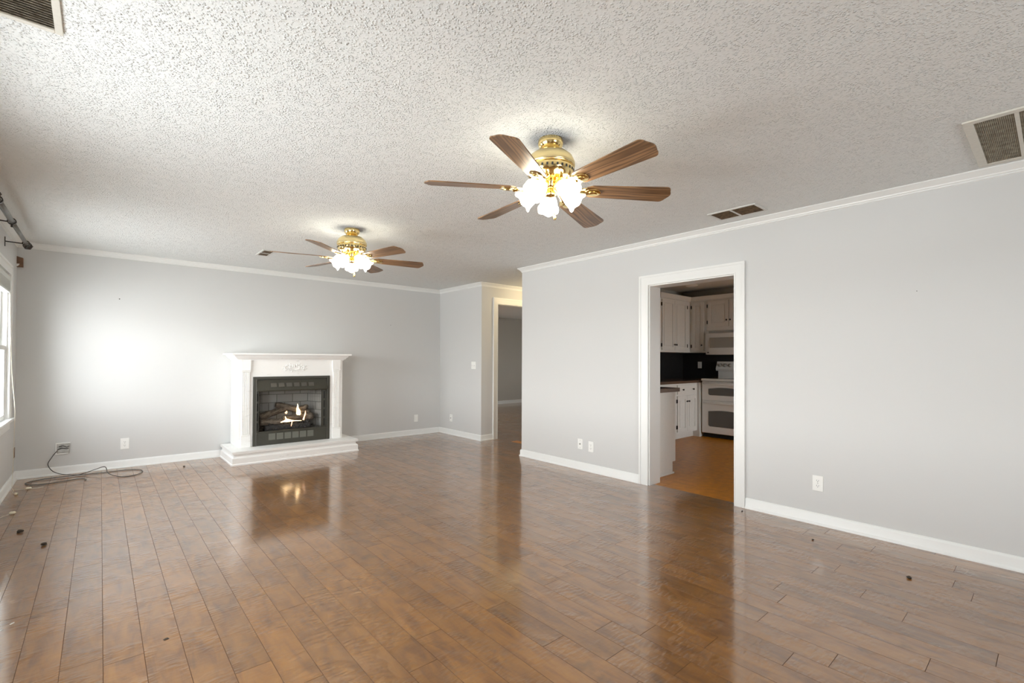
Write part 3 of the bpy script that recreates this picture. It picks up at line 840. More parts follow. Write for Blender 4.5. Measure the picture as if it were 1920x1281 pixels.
# lower louvre panel
b = MB(); b.box(OX0+.034, OX1-.034, y0-.004, BY+.03, HZ, .318, .003); b.box(OX0+.034, OX1-.034, y0-.006, BY+.04, .318, .336, .003)
lp = fpart(b, 'lower_panel', BM)
for k in range(6):
    xx = 1.610+k*.094
    bb = MB().box(xx, xx+.078, y0-.0055, y0-.003, .222, .302)
    for j in range(3): bb.box(xx+.002, xx+.076, y0-.009, y0-.005, .236+j*.022, .240+j*.022)
    q = bb.build('panel_vent', M['vent_grey']); q.parent = lp; q.location = (0, 0, 0)
# mesh screens drawn to the sides
for xs, n_ in (((1.505, 1.545), 8), ((2.13, 2.255), 13)):
    b = MB()
    for k in range(n_):
        x = xs[0]+(xs[1]-xs[0])*k/(n_-1); yy = BY+.040+.006*math.sin(k*2.2)
        b.tube([(x, yy, .336), (x, yy, .855)], .0009, 5)
    for z in (.42, .50, .58, .66, .74, .82):
        b.tube([(xs[0], BY+.04, z), (xs[1], BY+.04, z)], .0006, 4)
    fpart(b, 'mesh_screen', M['dark_bronze'])
for ch in [x for x in bpy.data.objects if x.parent and x.parent.parent is fp]:
    ch.location = (0, 0, 0)

# gas log set inside the firebox
def log(p0, p1, r0, r1, label, seed, bend=0.01):
    rnd = random.Random(seed); p0, p1 = Vector(p0), Vector(p1); L = (p1-p0).length
    n = 14; pts, rad = [], []
    for k in range(n+1):
        t = k/n
        pts.append((L*t, bend*math.sin(t*PI)+rnd.uniform(-.002, .002), rnd.uniform(-.002, .002)))
        rad.append((r0+(r1-r0)*t)*rnd.uniform(.92, 1.08)*(.80 if k in (0, n) else 1))
    b = MB().tube(pts, rad, 14)
    for v in b.bm.verts: v.co += Vector((0, rnd.uniform(-1, 1), rnd.uniform(-1, 1)))*r0*.06
    d = (p1-p0).normalized(); q = Vector((1, 0, 0)).rotation_difference(d)
    o = b.build('ceramic_log', M['log'], label=label, cat='log', group='gas logs in the firebox', smooth=60)
    o.location = p0; o.rotation_mode = 'QUATERNION'; o.rotation_quaternion = q
    return o
log((1.54, 6.66, .432), (1.80, 6.64, .432), .044, .040, 'pale front log with cut end at the left of the gas fire', 1)
log((1.55, 6.72, .490), (1.93, 6.80, .600), .046, .036, 'long log slanting up from left to the peak of the pile', 2)
log((1.76, 6.80, .640), (2.17, 6.75, .520), .042, .038, 'brown top log slanting down to the right across the pile', 3)
log((1.80, 6.635, .485), (2.03, 6.66, .470), .030, .026, 'short charred middle log between the two flames', 4)
log((2.02, 6.76, .560), (2.14, 6.72, .600), .034, .036, 'stubby log end raised at the upper right of the pile', 5)
log((2.02, 6.74, .450), (2.20, 6.66, .478), .050, .046, 'thick round log at the right end of the gas fire', 6)
b = MB()
for k in range(7):
    x = 1.62+k*.085
    b.tube([(x, 6.60, .400), (x, 6.62, .372), (x, 6.80, .368), (x, 6.84, .40)], .006, 8)
b.tube([(1.58, 6.62, .368), (2.18, 6.62, .368)], .007, 8); b.tube([(1.58, 6.80, .364), (2.18, 6.80, .364)], .007, 8)
for x in (1.62, 2.14):
    b.tube([(x, 6.62, .37), (x, 6.61, .301)], .007, 8); b.tube([(x, 6.80, .37), (x, 6.81, .301)], .007, 8)
b.build('fire_grate', M['dark_bronze'], label='black bar grate under the gas logs', cat='grate')
# ember bed
b = MB(); rnd = random.Random(9)
for k in range(260):
    x = rnd.uniform(1.60, 2.14); yy = rnd.uniform(6.595, 6.665); r = rnd.uniform(.008, .018)
    hgt = .32 + r + .085*min(1, max(0, (yy-6.585)/.045))*rnd.random()
    t = bmesh.new(); bmesh.ops.create_icosphere(t, subdivisions=1, radius=r)
    for v in t.verts: v.co *= rnd.uniform(.75, 1.15)
    b.merge(t, Matrix.Translation((x, yy, hgt)))
b.box(1.59, 2.15, 6.60, 6.67, .300, .395, .012)
b.build('ember_bed', M['ember'], label='dark lump ember and ash bed in front of the gas logs', cat='embers', kind='stuff')
def smooth_path(P, sub=8):
    P = [Vector(p) for p in P]; out = []
    for i in range(len(P)-1):
        p0 = P[max(i-1, 0)]; p1 = P[i]; p2 = P[i+1]; p3 = P[min(i+2, len(P)-1)]
        for k in range(sub):
            t = k/sub
            out.append(0.5*((2*p1)+(-p0+p2)*t+(2*p0-5*p1+4*p2-p3)*t*t+(-p0+3*p1-3*p2+p3)*t**3))
    out.append(P[-1]); return out
def flame(pts, rads, mat, label):
    q_ = smooth_path([(*p, ) for p in pts], 5); n_ = len(pts)-1; rr_ = []
    for k in range(len(q_)):
        t = k/5; i_ = min(int(t), n_-1); rr_.append(rads[i_]+(rads[i_+1]-rads[i_])*(t-i_))
    b = MB().tube(q_, rr_, 12, cap=True)
    c = sum((Vector(p) for p in pts), Vector())/len(pts)
    for v in b.bm.verts: v.co.y = c.y + (v.co.y-c.y)*.6; v.co -= c
    o = b.build('flame', mat, label=label, cat='flame', group='gas flames', smooth=60); o.location = c
    return o
flame([(2.015, 6.70, .485), (2.020, 6.70, .510), (2.018, 6.70, .545), (2.008, 6.70, .580), (2.010, 6.70, .610), (2.006, 6.70, .645)], [.010, .030, .026, .015, .009, .001], M['flame'], 'tall bright flame rising right of the middle log')
flame([(1.77, 6.60, .425), (1.81, 6.60, .435), (1.845, 6.60, .443), (1.875, 6.60, .440), (1.93, 6.60, .434), (2.03, 6.60, .428)], [.002, .010, .022, .017, .006, .002], M['flame'], 'bright low flame licking along the front log')
flame([(1.845, 6.60, .455), (1.832, 6.60, .475), (1.826, 6.60, .500)], [.010, .006, .001], M['flame'], 'small forked flame tip above the low front flame')
flame([(2.065, 6.64, .430), (2.075, 6.64, .470), (2.088, 6.64, .510), (2.090, 6.64, .555)], [.012, .009, .009, .001], M['flame_soft'], 'thin orange flame at the right of the tall flame')
flame([(1.845, 6.665, .530), (1.858, 6.665, .545), (1.860, 6.665, .565)], [.014, .014, .002], M['flame_soft'], 'small orange flame behind the slanting log')
flame([(1.895, 6.585, .365), (1.900, 6.585, .392), (1.906, 6.585, .425)], [.002, .006, .005], M['flame_soft'], 'thin orange flame dripping over the embers')

# ================================================================ wall plates and small fittings
def plate(name, label, cat, loc, rotz, kind='outlet', group=None, w_=.072, h_=.116):
    """local: plate in x (width), z (height), front is -y"""
    r = empty(name, loc, (0, 0, rotz), label, cat, group)
    b = MB().box(-w_/2, w_/2, -.006, 0, -h_/2, h_/2, .002)
    b.build('cover_plate', M['plastic'], r)
    if kind == 'outlet':
        for s in (1, -1):
            f = MB()
            prof = [(math.cos(2*PI*k/24)*.017, max(-.0135, min(.0135, math.sin(2*PI*k/24)*.017))) for k in range(24)]
            f.prism(prof, .0055, .0085, M=Matrix(((1, 0, 0, 0), (0, 0, -1, 0), (0, 1, 0, s*.0195), (0, 0, 0, 1))))
            rc = f.build('receptacle', M['plastic'], r)
            q = MB(); z = s*.0195
            q.box(-.0075, -.0055, -.0092, -.0080, z-.001, z+.008); q.box(.0055, .0075, -.0092, -.0080, z-.001, z+.007)
            q.lathe([(0, 0), (.0025, 0), (.0025, .001), (0, .001)], 12, M=Matrix.Translation((0, -.0082, z-.007)) @ Matrix.Rotation(PI/2, 4, 'X'))
            q.build('slots', M['slot'], rc)
        MB().lathe([(0, 0), (.003, 0), (.003, .001), (0, .0015)], 12, M=Matrix.Translation((0, -.006, 0)) @ Matrix.Rotation(PI/2, 4, 'X')).build('screw', M['steel'], r)
    elif kind == 'coax':
        MB().lathe([(0, 0), (.007, 0), (.007, .003), (.0045, .003), (.0045, .012), (0, .012)], 16, M=Matrix.Translation((0, -.006, 0)) @ Matrix.Rotation(PI/2, 4, 'X')).build('coax_jack', M['gunmetal'], r)
        for z in (.042, -.042):
            MB().lathe([(0, 0), (.0035, 0), (.0035, .001), (0, .0015)], 12, M=Matrix.Translation((0, -.006, z)) @ Matrix.Rotation(PI/2, 4, 'X')).build('screw', M['steel'], r)
    elif kind == 'switch':
        for xs in ((-.023, .023) if w_ > .1 else (0,)):
            t = MB().box(xs-.005, xs+.005, -.018, -.005, -.012, .008, .002).build('toggle', M['plastic'], r)
    elif kind == 'rocker':
        MB().box(-.0165, .0165, -.009, -.0055, -.033, .033, .0015).build('rocker', M['plastic'], r)
    return r
plate('wall_outlet', 'white duplex outlet low on right wall, right of kitchen doorway', 'outlet', (XR, 1.206, .314), -PI/2, group='duplex outlets')
plate('wall_outlet', 'white duplex outlet on back wall left of the fireplace', 'outlet', (.221, YB, .272), 0, group='duplex outlets', w_=.078, h_=.124)
plate('cable_plate', 'white cable plate with dark centre jack, left of paired plates on right wall', 'wall plate', (XR, 3.577, .292), -PI/2, 'coax')
plate('wall_outlet', 'faint white duplex outlet beside cable plate on right wall', 'outlet', (XR, 3.42, .280), -PI/2, group='duplex outlets')
plate('wall_plate', 'white rocker style plate on back wall right of the fireplace', 'wall plate', (3.965, YB, .272), 0, 'rocker')
plate('cable_plate', 'small white jack plate low on alcove side wall', 'wall plate', (XQ, 6.635, .275), -PI/2, 'coax')
plate('light_switch', 'white double light switch on alcove side wall', 'light switch', (XQ, 6.01, 1.158), -PI/2, 'switch', w_=.118)
plate('wall_outlet', 'pale outlet on the dark kitchen backsplash', 'outlet', (KE-.006, 4.19, 1.17), -PI/2, group='duplex outlets')
# open box with cable
jb = empty('junction_box', (-.292, YB, .28), label='open metal junction box with loose wires low on back wall', cat='junction box')
b = MB(); b.box(-.052, .052, -.010, -.0005, -.054, .054)
b.build('box_recess', M['steel'], jb)
b = MB(); b.box(-.058, .058, -.014, -.009, .050, .060, .001); b.box(-.058, .040, -.014, -.009, -.062, -.052, .001); b.box(-.058, -.050, -.014, -.009, -.052, .050, .001)
b.build('broken_rim', M['plastic'], jb, label='white broken rim')
b = MB(); b.box(-.040, .048, -.018, -.010, -.045, -.004, .003); b.box(-.010, .052, -.020, -.010, .006, .040, .003)
b.build('bracket', M['steel'], jb)
b = MB(); b.tube([(-.03, -.018, .02), (.0, -.030, .03), (.03, -.026, .012), (.05, -.02, .02)], .004, 8); b.tube([(-.04, -.018, -.01), (-.01, -.032, .006), (.03, -.026, -.004), (.045, -.02, -.002)], .004, 8)
b.build('wires', M['cable'], jb)
# black cable from the box to the floor and looping along the baseboard
cz = .006
cab = [(-.335, 6.965, .262), (-.375, 6.93, .20), (-.400, 6.90, .13), (-.34, 6.86, .05), (-.20, 6.82, .012), (.02, 6.80, cz), (.18, 6.80, cz),
       (.31, 6.76, cz), (.365, 6.62, cz), (.30, 6.45, cz), (.18, 6.44, cz), (.08, 6.62, .02), (.05, 6.80, .065), (-.03, 6.82, .045), (-.16, 6.80, .012), (-.32, 6.80, cz+.004), (-.47, 6.79, cz), (-.54, 6.72, cz), (-.535, 6.62, cz), (-.46, 6.55, cz), (-.32, 6.55, cz), (-.16, 6.60, cz), (-.10, 6.55, cz), (-.105, 6.47, cz)]
MB().tube(smooth_path(cab), .0036, 8).build('coax_cable', M['cable'], label='loose black cable looping over the floor from the open wall box', cat='cable')
# brown wooden bracket block in the corner
wb = empty('wooden_bracket', (-.636, YB, 2.23), label='small brown wooden curtain bracket high in the back left corner', cat='bracket')
MB().prism([(-.030, -.056), (.030, -.052), (.030, .040), (-.030, .058)], 0, .045, M=Matrix(((1, 0, 0, 0), (0, 0, -1, 0), (0, 1, 0, 0), (0, 0, 0, 1))), bev=.002).build('block', M['brown_wood'], wb)
MB().prism([(-.018, -.052), (-.006, -.046), (.004, -.030), (.004, -.022), (-.018, -.024)], .0445, .047, M=Matrix(((1, 0, 0, 0), (0, 0, -1, 0), (0, 1, 0, 0), (0, 0, 0, 1)))).build('painted_highlight', M['chip_and_highlight'], wb, label='white painted highlight')  # white highlight on the block, painted as a thin raised patch
# dark outlet near the corner on the left wall
b = MB(); b.box(0, .006, -.035, .035, -.05, .05, .002)
b.build('cable_plate', M['brown_wood'], label='dark brown wall plate low on left wall by the corner', cat='wall plate', loc=(XL, 6.93, .285))

# curtain rod
cr = empty('curtain_rod', (-.52, 5.35, 2.29), label='gunmetal curtain rod with dark hexagonal finials over the left window', cat='curtain rod')
def crp(b, name, mat, par=None, **kw):
    o = b.build(name, mat, **kw); o.parent = par or cr; o.location = (0, 0, 0) if par else (.52, -5.35, -2.29); return o
RX, RZ = -.518, 2.285
crp(MB().tube([(RX, 4.45, RZ), (RX, 5.25, RZ)], .0175, 20), 'outer_pole', M['gunmetal'])
crp(MB().tube([(RX, 5.20, RZ), (RX, 6.22, RZ)], .0150, 20), 'inner_pole', M['gunmetal'])
for yy, s in ((6.22, 1), (4.45, -1)):
    b = MB(); My = Matrix.Translation((RX, yy, RZ)) @ Matrix.Rotation(-s*PI/2, 4, 'X')
    b.lathe([(0, -.005), (.020, -.005), (.022, .005), (.020, .018), (.014, .022), (.014, .036), (0, .036)], 20, M=My)
    b.lathe([(0, .030), (.020, .034), (.036, .048), (.036, .056), (.022, .066), (0, .066)], 6, M=My)
    crp(b, 'finial', M['dark_bronze'])
for yy in (6.14, 5.22, 4.56):
    b = MB()
    b.lathe([(.020, -.012), (.026, -.012), (.026, .012), (.020, .012)], 24, M=Matrix.Translation((RX, yy, RZ)) @ Matrix.Rotation(PI/2, 4, 'X'))
    b.tube([(XL+.004, yy, RZ), (RX-.024, yy, RZ-.004)], .005, 8)
    b.box(XL, XL+.005, yy-.008, yy+.008, RZ-.045, RZ+.040, .001)
    b.box(RX-.006, RX+.006, yy-.008, yy+.008, RZ-.044, RZ-.024, .002)
    crp(b, 'bracket', M['dark_bronze'], smooth=40)

# raised blind in window 1
bl = empty('window_blind', (-.655, 5.635, 1.985), label='raised white blind bunched at the top of the left window', cat='blind')
b = MB().box(-.025, .025, -.71, .71, -.035, .008, .004); b.build('headrail', M['blind'], bl)
b = MB()
for k in range(14): b.box(-.024, .024, -.705, .705, -.042-.006*k, -.0385-.006*k)
b.box(-.024, .024, -.705, .705, -.140, -.126, .004)
b.build('stacked_slats', M['blind'], bl)
# cords hanging from the blind down to the floor
b = MB()
cp = [(-.64, 6.36, 1.90), (-.632, 6.37, 1.5), (-.620, 6.39, 1.1), (-.600, 6.40, .80), (-.598, 6.40, .69), (-.600, 6.38, .40), (-.61, 6.42, .12), (-.612, 6.44, .015), (-.58, 6.42, .005), (-.54, 6.40, .005)]
P = smooth_path(cp, 5); b.tube(P, [.0035 if p.z > .8 else .002 for p in P], 6)
b.tube(smooth_path([(-.54, 6.40, .005), (-.50, 6.395, .006), (-.455, 6.385, .005), (-.40, 6.40, .005)], 4), .0016, 6)
bc = b.build('blind_cord', M['cord'], label='white blind cord hanging by the window and trailing along baseboard with tassels', cat='cord')
MB().lathe([(0, -.020), (.006, -.020), (.011, -.010), (.010, .012), (.004, .020), (0, .020)], 14, M=Matrix.Translation((-.50, 6.395, .012)) @ Matrix.Rotation(PI/2, 4, 'Y')).build('tassel', M['ivory'], bc)
MB().tube(smooth_path([(-.60, 6.42, .004), (-.595, 6.30, .004), (-.575, 6.24, .004)], 4), .0016, 6).build('cord_tail', M['cord'], bc)
MB().lathe([(.005, -.014), (.011, -.010), (.011, .010), (.005, .014)], 14, M=Matrix.Translation((-.565, 6.20, .0115)) @ Matrix.Rotation(.6, 4, 'Z') @ Matrix.Rotation(PI/2, 4, 'X')).build('tassel', M['ivory'], bc)
b = MB(); b.tube(smooth_path([(-.64, 5.30, .60), (-.628, 5.30, .12), (-.61, 5.32, .005), (-.57, 5.40, .004), (-.535, 5.45, .006)], 5), .0016, 6)
bc2 = b.build('blind_cord', M['cord'], label='short white cord lying on floor at left edge with cream tassel', cat='cord')
MB().lathe([(0, -.020), (.006, -.020), (.012, -.010), (.011, .012), (.004, .020), (0, .020)], 14, M=Matrix.Translation((-.515, 5.455, .013)) @ Matrix.Rotation(PI/2, 4, 'Y')).build('tassel', M['ivory'], bc2)

# debris on the floor
def clump(x, y, r, label, seed, mat='dirt', flat=.5, group='dark debris specks on the floor', name='debris', cat='debris'):
    rnd = random.Random(seed); t = bmesh.new(); bmesh.ops.create_icosphere(t, subdivisions=2, radius=r)
    for v in t.verts:
        v.co *= rnd.uniform(.65, 1.2); v.co.z *= flat
    lo = min(v.co.z for v in t.verts); b = MB(); b.merge(t)
    b.build(name, M[mat], loc=(x, y, -lo), label=label, cat=cat, group=group)
clump(-.421, 4.857, .020, 'dark dirt clump on floor near left edge, farther of the pair', 1)
clump(-.272, 4.424, .017, 'dark dirt clump on floor near left edge, nearer of the pair', 2)
clump(3.52, .566, .013, 'dark speck of debris on floor by the right baseboard', 3)
clump(3.757, 1.126, .008, 'tiny dark speck below the right wall outlet', 4)
clump(.74, 6.60, .012, 'dark speck on floor between cable and hearth', 5)
clump(4.02, 1.72, .007, 'tiny dark speck at the foot of the kitchen doorway casing', 6)
clump(.232, 2.60, .012, 'small brown ring shaped knot of dirt on the foreground floor', 7, flat=.12)
for k, (x, y, rz, L, lb) in enumerate(((-.375, 3.20, .5, .026, 'white paint flake on floor at left, leftmost of three'), (-.335, 3.17, .2, .022, 'white paint flake on floor at left, middle of three'), (-.300, 3.22, .9, .024, 'white paint flake on floor at left, rightmost of three'))):
    MB().prism([(-L/2, -.004), (L*.2, -.006), (L/2, .001), (L*.1, .005), (-L*.4, .004)], 0, .0012).build('paint_flake', M['chip_and_highlight'], loc=(x, y, .0002), rot=(0, 0, rz), label=lb, cat='paint flake', group='white paint flakes')
# nails and marks left in the walls
def nail(x, y, z, axis, label, r=.005):
    rot = {'y': (PI/2, 0, 0), 'x': (0, -PI/2, 0)}[axis]
    MB().lathe([(0, 0), (r*.5, 0), (r*.5, .010), (r, .010), (r, .013), (0, .014)], 12).build('nail', M['dark_bronze'], loc=(x, y, z), rot=rot, label=label, cat='nail', group='nails left in the walls')
nail(.159, YB, 1.919, 'y', 'dark nail high on back wall left of the mantel', .0055)
nail(3.497, YB, 1.792, 'y', 'small nail on back wall right of the mantel', .004)
nail(XR, .62, 1.72, 'x', 'small nail on the right wall right of the kitchen doorway', .0025)

# ================================================================ ceiling vents
def register(name, x0, x1, y0, y1, label, louvre, nb=14, along='x', div=None, fr=.022, backing='black_hole', group='ceiling air registers', bar=.004, cat='vent', paint='vent_white'):
    cx, cy = (x0+x1)/2, (y0+y1)/2
    r = empty(name, (cx, cy, H), label=label, cat=cat, group=group)
    hx, hy = (x1-x0)/2, (y1-y0)/2
    b = MB(); z0, z1 = -.010, -.0005
    b.box(-hx-fr, -hx, -hy-fr, hy+fr, z0, z1, .002); b.box(hx, hx+fr, -hy-fr, hy+fr, z0, z1, .002)
    b.box(-hx, hx, -hy-fr, -hy, z0, z1, .002); b.box(-hx, hx, hy, hy+fr, z0, z1, .002)
    for d in (div or []):
        b.box(-hx, hx, d-cy-.008, d-cy+.008, z0, z1, .001)
    b.build('frame', M[paint], r)
    MB().box(-hx, hx, -hy, hy, -.003, -.0006).build('duct_backing', M[backing], r)
    b = MB()
    for k in range(nb):
        if along == 'x':
            yy = -hy+2*hy*(k+.5)/nb; Mx = Matrix.Translation((0, yy, -.006)) @ Matrix.Rotation(math.radians(35), 4, 'X')
            b.box(-hx+.001, hx-.001, -bar, bar, -.0006, .0006, M=Mx)
        else:
            xx = -hx+2*hx*(k+.5)/nb; Mx = Matrix.Translation((xx, 0, -.006)) @ Matrix.Rotation(math.radians(35), 4, 'Y')
            b.box(-bar, bar, -hy+.001, hy-.001, -.0006, .0006, M=Mx)
    b.build('louvres', M[louvre], r)
    return r
register('air_register', 3.735, 3.935, 1.51, 1.85, 'small ceiling register with dirty brown louvres beside right wall crown', 'dusty_brown', 14, 'y', [1.69], fr=.018, paint='vent_paint')
register('air_register', 1.345, 1.437, 5.68, 5.98, 'small ceiling register beyond the farther fan near the fireplace wall', 'dusty_brown', 9, 'y', [5.84], fr=.018, paint='vent_paint')
register('air_register', -.40, -.135, 1.75, 2.375, 'large dirty ceiling register in the upper left corner of the view', 'dusty', 40, 'x', None, fr=.022, bar=.0085, backing='filter')
rg = register('return_air_grille', 3.275, 4.005, -.14, .272, 'large return air grille with dusty filter on ceiling at right edge', 'filter', 60, 'x', [.125, -.03], fr=.040, backing='filter', group=None, bar=.0011, cat='vent')

# ================================================================ kitchen
CM = M['cabinet']
def panel_door(mb, u0, u1, z0, z1, Mx, th=.019, arch=False):
    """raised panel door; local u, z, n outward"""
    f = min(.055, (u1-u0)*.26)
    def bx(a, b_, c, d, n0, n1, bev=.0015): mb.box(a, b_, c, d, n0, n1, bev, M=Mx)
    bx(u0, u0+f, z0, z1, 0, th); bx(u1-f, u1, z0, z1, 0, th)
    bx(u0+f, u1-f, z0, z0+f, 0, th); bx(u0+f, u1-f, z1-f, z1, 0, th)
    bx(u0+f-.001, u1-f+.001, z0+f-.001, z1-f+.001, 0, th-.010, 0)
    bx(u0+f+.016, u1-f-.016, z0+f+.016, z1-f-.016, 0, th-.003, .004)
def MX_N(y):   # faces -y : u = x, v = z, n = -y
    return Matrix(((1, 0, 0, 0), (0, 0, -1, y), (0, 1, 0, 0), (0, 0, 0, 1)))
def MX_E(x):   # faces -x : u = y
    return Matrix(((0, 0, -1, x), (1, 0, 0, 0), (0, 1, 0, 0), (0, 0, 0, 1)))
def knob(Mx, u, z, par, th=.019):
    o = MB().lathe([(0, 0), (.006, 0), (.005, .010), (.012, .016), (.015, .022), (.012, .028), (0, .030)], 16, M=Mx @ Matrix.Translation((u, z, th))).build('knob', M['knob']); o.parent = par
def hinge(Mx, u, z, par):
    o = MB().box(u-.006, u+.006, z-.028, z+.028, .004, .023, .001, M=Mx).build('hinge', M['knob']); o.parent = par
def cabinet(name, label, body, Mx, doors, drawers=(), extra=None, group=None, cat='cabinet'):
    """body: list of boxes; doors: (u0,u1,z0,z1,knob_u,knob_z,hinge_u)"""
    x0, x1, y0_, y1_, z0_, z1_ = body[0]
    r = empty(name, ((x0+x1)/2, (y0_+y1_)/2, z0_), label=label, cat=cat, group=group)
    b = MB()
    for bb in body: b.box(*bb, .001)
    pm(b.build('carcass', CM), r)
    for d in doors:
        b = MB(); panel_door(b, d[0], d[1], d[2], d[3], Mx); o = pm(b.build('door', CM), r)
        knob(Mx, d[4], d[5], o)
        if d[6] is not None:
            hinge(Mx, d[6], d[2]+.08, o); hinge(Mx, d[6], d[3]-.08, o)
        for ch in [x for x in bpy.data.objects if x.parent is o]: ch.location = (0, 0, 0)
    for d in drawers:
        b = MB(); b.box(d[0], d[1], d[2], d[3], 0, .019, .003, M=Mx); b.box(d[0]+.02, d[1]-.02, d[2]+.02, d[3]-.02, .018, .021, .002, M=Mx)
        o = pm(b.build('drawer', CM), r)
        for ku in d[4]: knob(Mx, ku, (d[2]+d[3])/2, o)
    if extra: extra(r)
    return r
UZ0, UZ1, UY, UX = 1.385, 2.27, 4.215, 7.775
# wall cabinets, north run (two units), east run
cabinet('wall_cabinet', 'white double-door wall cabinet left of the kitchen corner', [(6.82, UX, UY, KN-.001, UZ0, UZ1+.012)], MX_N(UY),
        [(6.865, 7.240, UZ0+.035, UZ1-.025, 7.215, 1.51, 6.852), (7.246, 7.640, UZ0+.035, UZ1-.025, 7.275, 1.51, 7.655)], group='white wall cabinets')
cabinet('wall_cabinet', 'narrow white wall cabinet between the kitchen corner and microwave', [(UX, KE-.001, 3.915, KN-.001, UZ0, UZ1+.012)], MX_E(UX),
        [(3.955, 4.170, UZ0+.03, UZ1-.02, 3.985, 1.51, 4.184)], group='white wall cabinets')
cabinet('wall_cabinet', 'short white wall cabinet above the microwave', [(UX, KE-.001, 3.14, 3.913, 1.755, UZ1+.012)], MX_E(UX),
        [(3.535, 3.885, 1.815, UZ1-.02, 3.560, 1.92, 3.897), (3.165, 3.525, 1.815, UZ1-.02, 3.500, 1.92, None)], group='white wall cabinets')
ck = [(0, UZ1), (.022, UZ1), (.022, UZ1+.012), (.034, UZ1+.030), (.050, UZ1+.060), (.054, UZ1+.075), (0, UZ1+.075)]
MB().sweep([(UX, 2.6), (UX, UY), (6.82, UY), (6.82, KN)][::-1], [(o, z) for o, z in ck]).build('trim_3', CM, smooth=25, **S)
# microwave
mw = empty('microwave', (UX, 3.52, 1.345), label='white over-the-range microwave under the short wall cabinet', cat='microwave')
pm(MB().box(7.745, KE-.001, 3.135, 3.905, 1.348, 1.752, .006).build('body', M['enamel']), mw)
b = MB(); pts = []
for k in range(13):
    t = k/12; yy = 3.14+.76*t; pts.append((yy, .030+.022*math.sin(PI*t)))
poly = [(3.14, 0)] + pts + [(3.90, 0)]
b.prism(poly, 1.352, 1.700, M=Matrix(((0, -1, 0, 7.745), (1, 0, 0, 0), (0, 0, 1, 0), (0, 0, 0, 1))), bev=.003)
dr = pm(b.build('door', M['enamel'], smooth=30), mw)
q = MB().box(7.686, 7.700, 3.34, 3.82, 1.462, 1.630, .003).build('window', M['mw_glass']); q.parent = dr; q.location = (0, 0, 0)
q = MB().lathe([(0, 0), (.011, 0), (.010, .004), (0, .005)], 16, M=MX_E(7.708) @ Matrix.Translation((3.855, 1.385, 0))).build('badge', M['knob']); q.parent = dr; q.location = (0, 0, 0)
b = MB()
for k in range(4): b.box(7.738, 7.746, 3.18, 3.86, 1.712+k*.010, 1.716+k*.010)
pm(b.build('vent_grille', M['mw_glass']), mw)

# range
RXF = 7.46
rg_ = empty('kitchen_range', (RXF, 3.46, 0), label='white double-oven electric range with knobs on its back panel', cat='range')
EN = M['enamel']
pm(MB().box(RXF+.02, KE-.03, 3.08, 3.84, .07, .915, .004).build('body', EN), rg_)
pm(MB().box(RXF-.012, KE-.05, 3.075, 3.845, .918, .955, .008).build('cooktop', EN), rg_)
pm(MB().box(RXF+.06, KE-.12, 3.12, 3.80, .9545, .9575, .001).build('glass_hob', M['oven_glass'], label='dark glass hob'), rg_)
pm(MB().box(RXF+.05, RXF+.08, 3.09, 3.83, .005, .07).build('kick_plate', M['black_hole']), rg_)
b = MB()
for yy in (3.11, 3.81):
    for xx in (RXF+.06, KE-.08): b.lathe([(.018, 0), (.018, .012), (.010, .018), (.010, .075)], 12, M=Matrix.Translation((xx, yy, 0)))
pm(b.build('feet', M['knob']), rg_)
def oven_door(z0, z1, wz0, wz1):
    o = pm(MB().box(RXF, RXF+.03, 3.085, 3.835, z0, z1, .008).build('oven_door', EN), rg_)
    b = MB(); wy0, wy1 = 3.19, 3.725; n = 12; r = .03
    pts = [(wy0, wz0+r)] + [(wy0+r-r*math.cos(PI/2*k/4), wz0+r-r*math.sin(PI/2*k/4)) for k in range(1, 5)]
    pts += [(wy1-r+r*math.sin(PI/2*k/4), wz0+r-r*math.cos(PI/2*k/4)) for k in range(0, 5)]
    for k in range(n+1):
        t = k/n; pts.append((wy1-(wy1-wy0)*t, wz1-.022+.022*math.sin(PI*t)))
    b.prism(pts, .0, .004, M=MX_E(RXF))
    q = b.build('oven_window', M['oven_glass']); q.parent = o; q.location = (0, 0, 0)
    b = MB()
    hz = z1-.035
    b.tube([(RXF+.002, 3.12, hz), (RXF-.035, 3.14, hz), (RXF-.045, 3.20, hz), (RXF-.048, 3.46, hz), (RXF-.045, 3.72, hz), (RXF-.035, 3.78, hz), (RXF+.002, 3.80, hz)], .014, 12)
    q = b.build('handle', EN); q.parent = o; q.location = (0, 0, 0)
oven_door(.605, .908, .690, .815); oven_door(.075, .595, .185, .450)
b = MB(); b.box(KE-.085, KE-.03, 3.10, 3.82, .955, 1.09, .004)
b.prism([(KE-.105, 1.075), (KE-.03, 1.075), (KE-.03, 1.235), (KE-.060, 1.235), (KE-.115, 1.11)], 3.08, 3.85, M=Matrix(((1, 0, 0, 0), (0, 0, 1, 0), (0, 1, 0, 0), (0, 0, 0, 1))), bev=.004)
bmesh.ops.recalc_face_normals(b.bm, faces=list(b.bm.faces))
bp = pm(b.build('back_panel', EN), rg_)
for yy in (3.785, 3.70, 3.615, 3.31, 3.225, 3.14):
    Mx = Matrix.Translation((KE-.088, yy, 1.170)) @ Matrix.Rotation(math.radians(-66), 4, 'Y')
    q = MB().lathe([(.034, 0), (.034, .003), (.027, .004), (.024, .022), (.019, .026), (0, .027)], 24, M=Mx).build('control_knob', M['mw_glass']); q.parent = bp; q.location = (0, 0, 0)

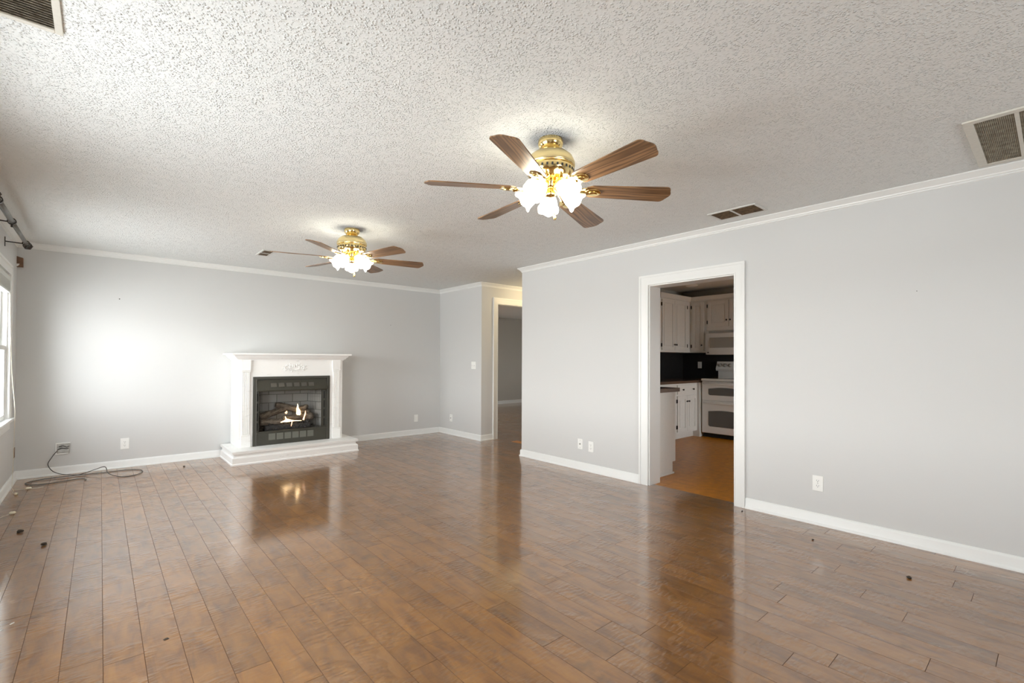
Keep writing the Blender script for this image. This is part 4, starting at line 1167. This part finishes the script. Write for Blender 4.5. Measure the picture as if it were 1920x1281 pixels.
# base cabinets on the north run and the counter
BY0, BZ1 = 3.905, .885
def body_n(x0, x1): return [(x0, x1, BY0, KN-.002, .10, BZ1), (x0, x1, BY0+.07, KN-.002, .0005, .10)]
cabinet('base_cabinet', 'white base cabinet with one drawer and two doors beside the range', body_n(6.775, 7.43), MX_N(BY0),
        [(6.800, 7.085, .125, .690, 7.060, .600, 6.790), (7.091, 7.395, .125, .690, 7.120, .600, None)],
        [(6.800, 7.395, .715, .860, (6.94, 7.26))], group='white base cabinets')
cabinet('base_cabinet', 'white base cabinet mostly hidden behind the near counter end', body_n(6.10, 6.773), MX_N(BY0),
        [(6.125, 6.435, .125, .690, 6.41, .60, None), (6.441, 6.750, .125, .690, 6.47, .60, 6.762)],
        [(6.125, 6.750, .715, .860, (6.27, 6.60))], group='white base cabinets')
cabinet('corner_cabinet', 'white filler panel in the corner beside the range', [(7.432, KE-.002, 3.86, KN-.002, .0005, BZ1)], MX_E(7.432), [])
def counter(name, label, boxes):
    b = MB()
    for q in boxes: b.box(*q, .004)
    o = b.build(name, [M['counter'], M['counter_edge']], label=label, cat='countertop')
    for p in o.data.polygons:
        if abs(p.normal.z) < .7: p.material_index = 1
    return o
counter('countertop', 'brown laminate countertop along the far kitchen wall left of the range', [(6.05, KE-.007, 3.875, KN-.007, .885, .925)])
# near counter end against the shared wall
r = empty('base_cabinet', (4.6, 2.8, 0), label='plain white end panel of near kitchen cabinet just inside the doorway', cat='cabinet', group='white base cabinets')
b = MB(); b.box(XR2+.002, 4.848, 2.80, 3.84, .13, .900, .001); b.box(XR2+.002, 4.792, 2.802, 3.84, .0005, .13)
pm(b.build('carcass', CM), r)
b = MB(); b.box(XR2+.002, 4.802, 2.786, 2.801, .0005, .020, .003); pm(b.build('shoe_moulding', CM), r)
b = MB()
for k in range(2): panel_door(b, 2.83+k*.5, 3.31+k*.5, .16, .70, Matrix(((0, 0, 1, 4.848), (1, 0, 0, 0), (0, 1, 0, 0), (0, 0, 0, 1))))
bmesh.ops.recalc_face_normals(b.bm, faces=list(b.bm.faces)); pm(b.build('door', CM), r)
counter('countertop', 'brown laminate counter end seen just inside the kitchen doorway', [(XR2+.002, 4.884, 2.765, 3.86, .902, .944)])
# kitchen ceiling light
kl = empty('ceiling_light', (7.25, 3.90, KH), label='small round unlit light on the kitchen ceiling', cat='ceiling light')
MB().lathe([(0, 0), (.11, 0), (.11, -.012), (.10, -.016), (0, -.018)], 32).build('base', M['vent_white'], kl)
MB().lathe([(.095, -.014), (.09, -.030), (.06, -.042), (0, -.046)], 32).build('diffuser', M['plastic'], kl)
# hall ceiling lamp: warm globe round the corner of the right wall
hl = empty('ceiling_light', (5.35, 5.20, H), label='warm lit globe light on the hall ceiling behind right wall', cat='ceiling light')
MB().lathe([(0, 0), (.08, 0), (.08, -.015), (.05, -.03), (0, -.03)], 32).build('base', M['brass'], hl)
MB().lathe([(.05, -.028), (.085, -.05), (.09, -.08), (.065, -.115), (0, -.13)], 32).build('globe', M['hall_glass'], hl)
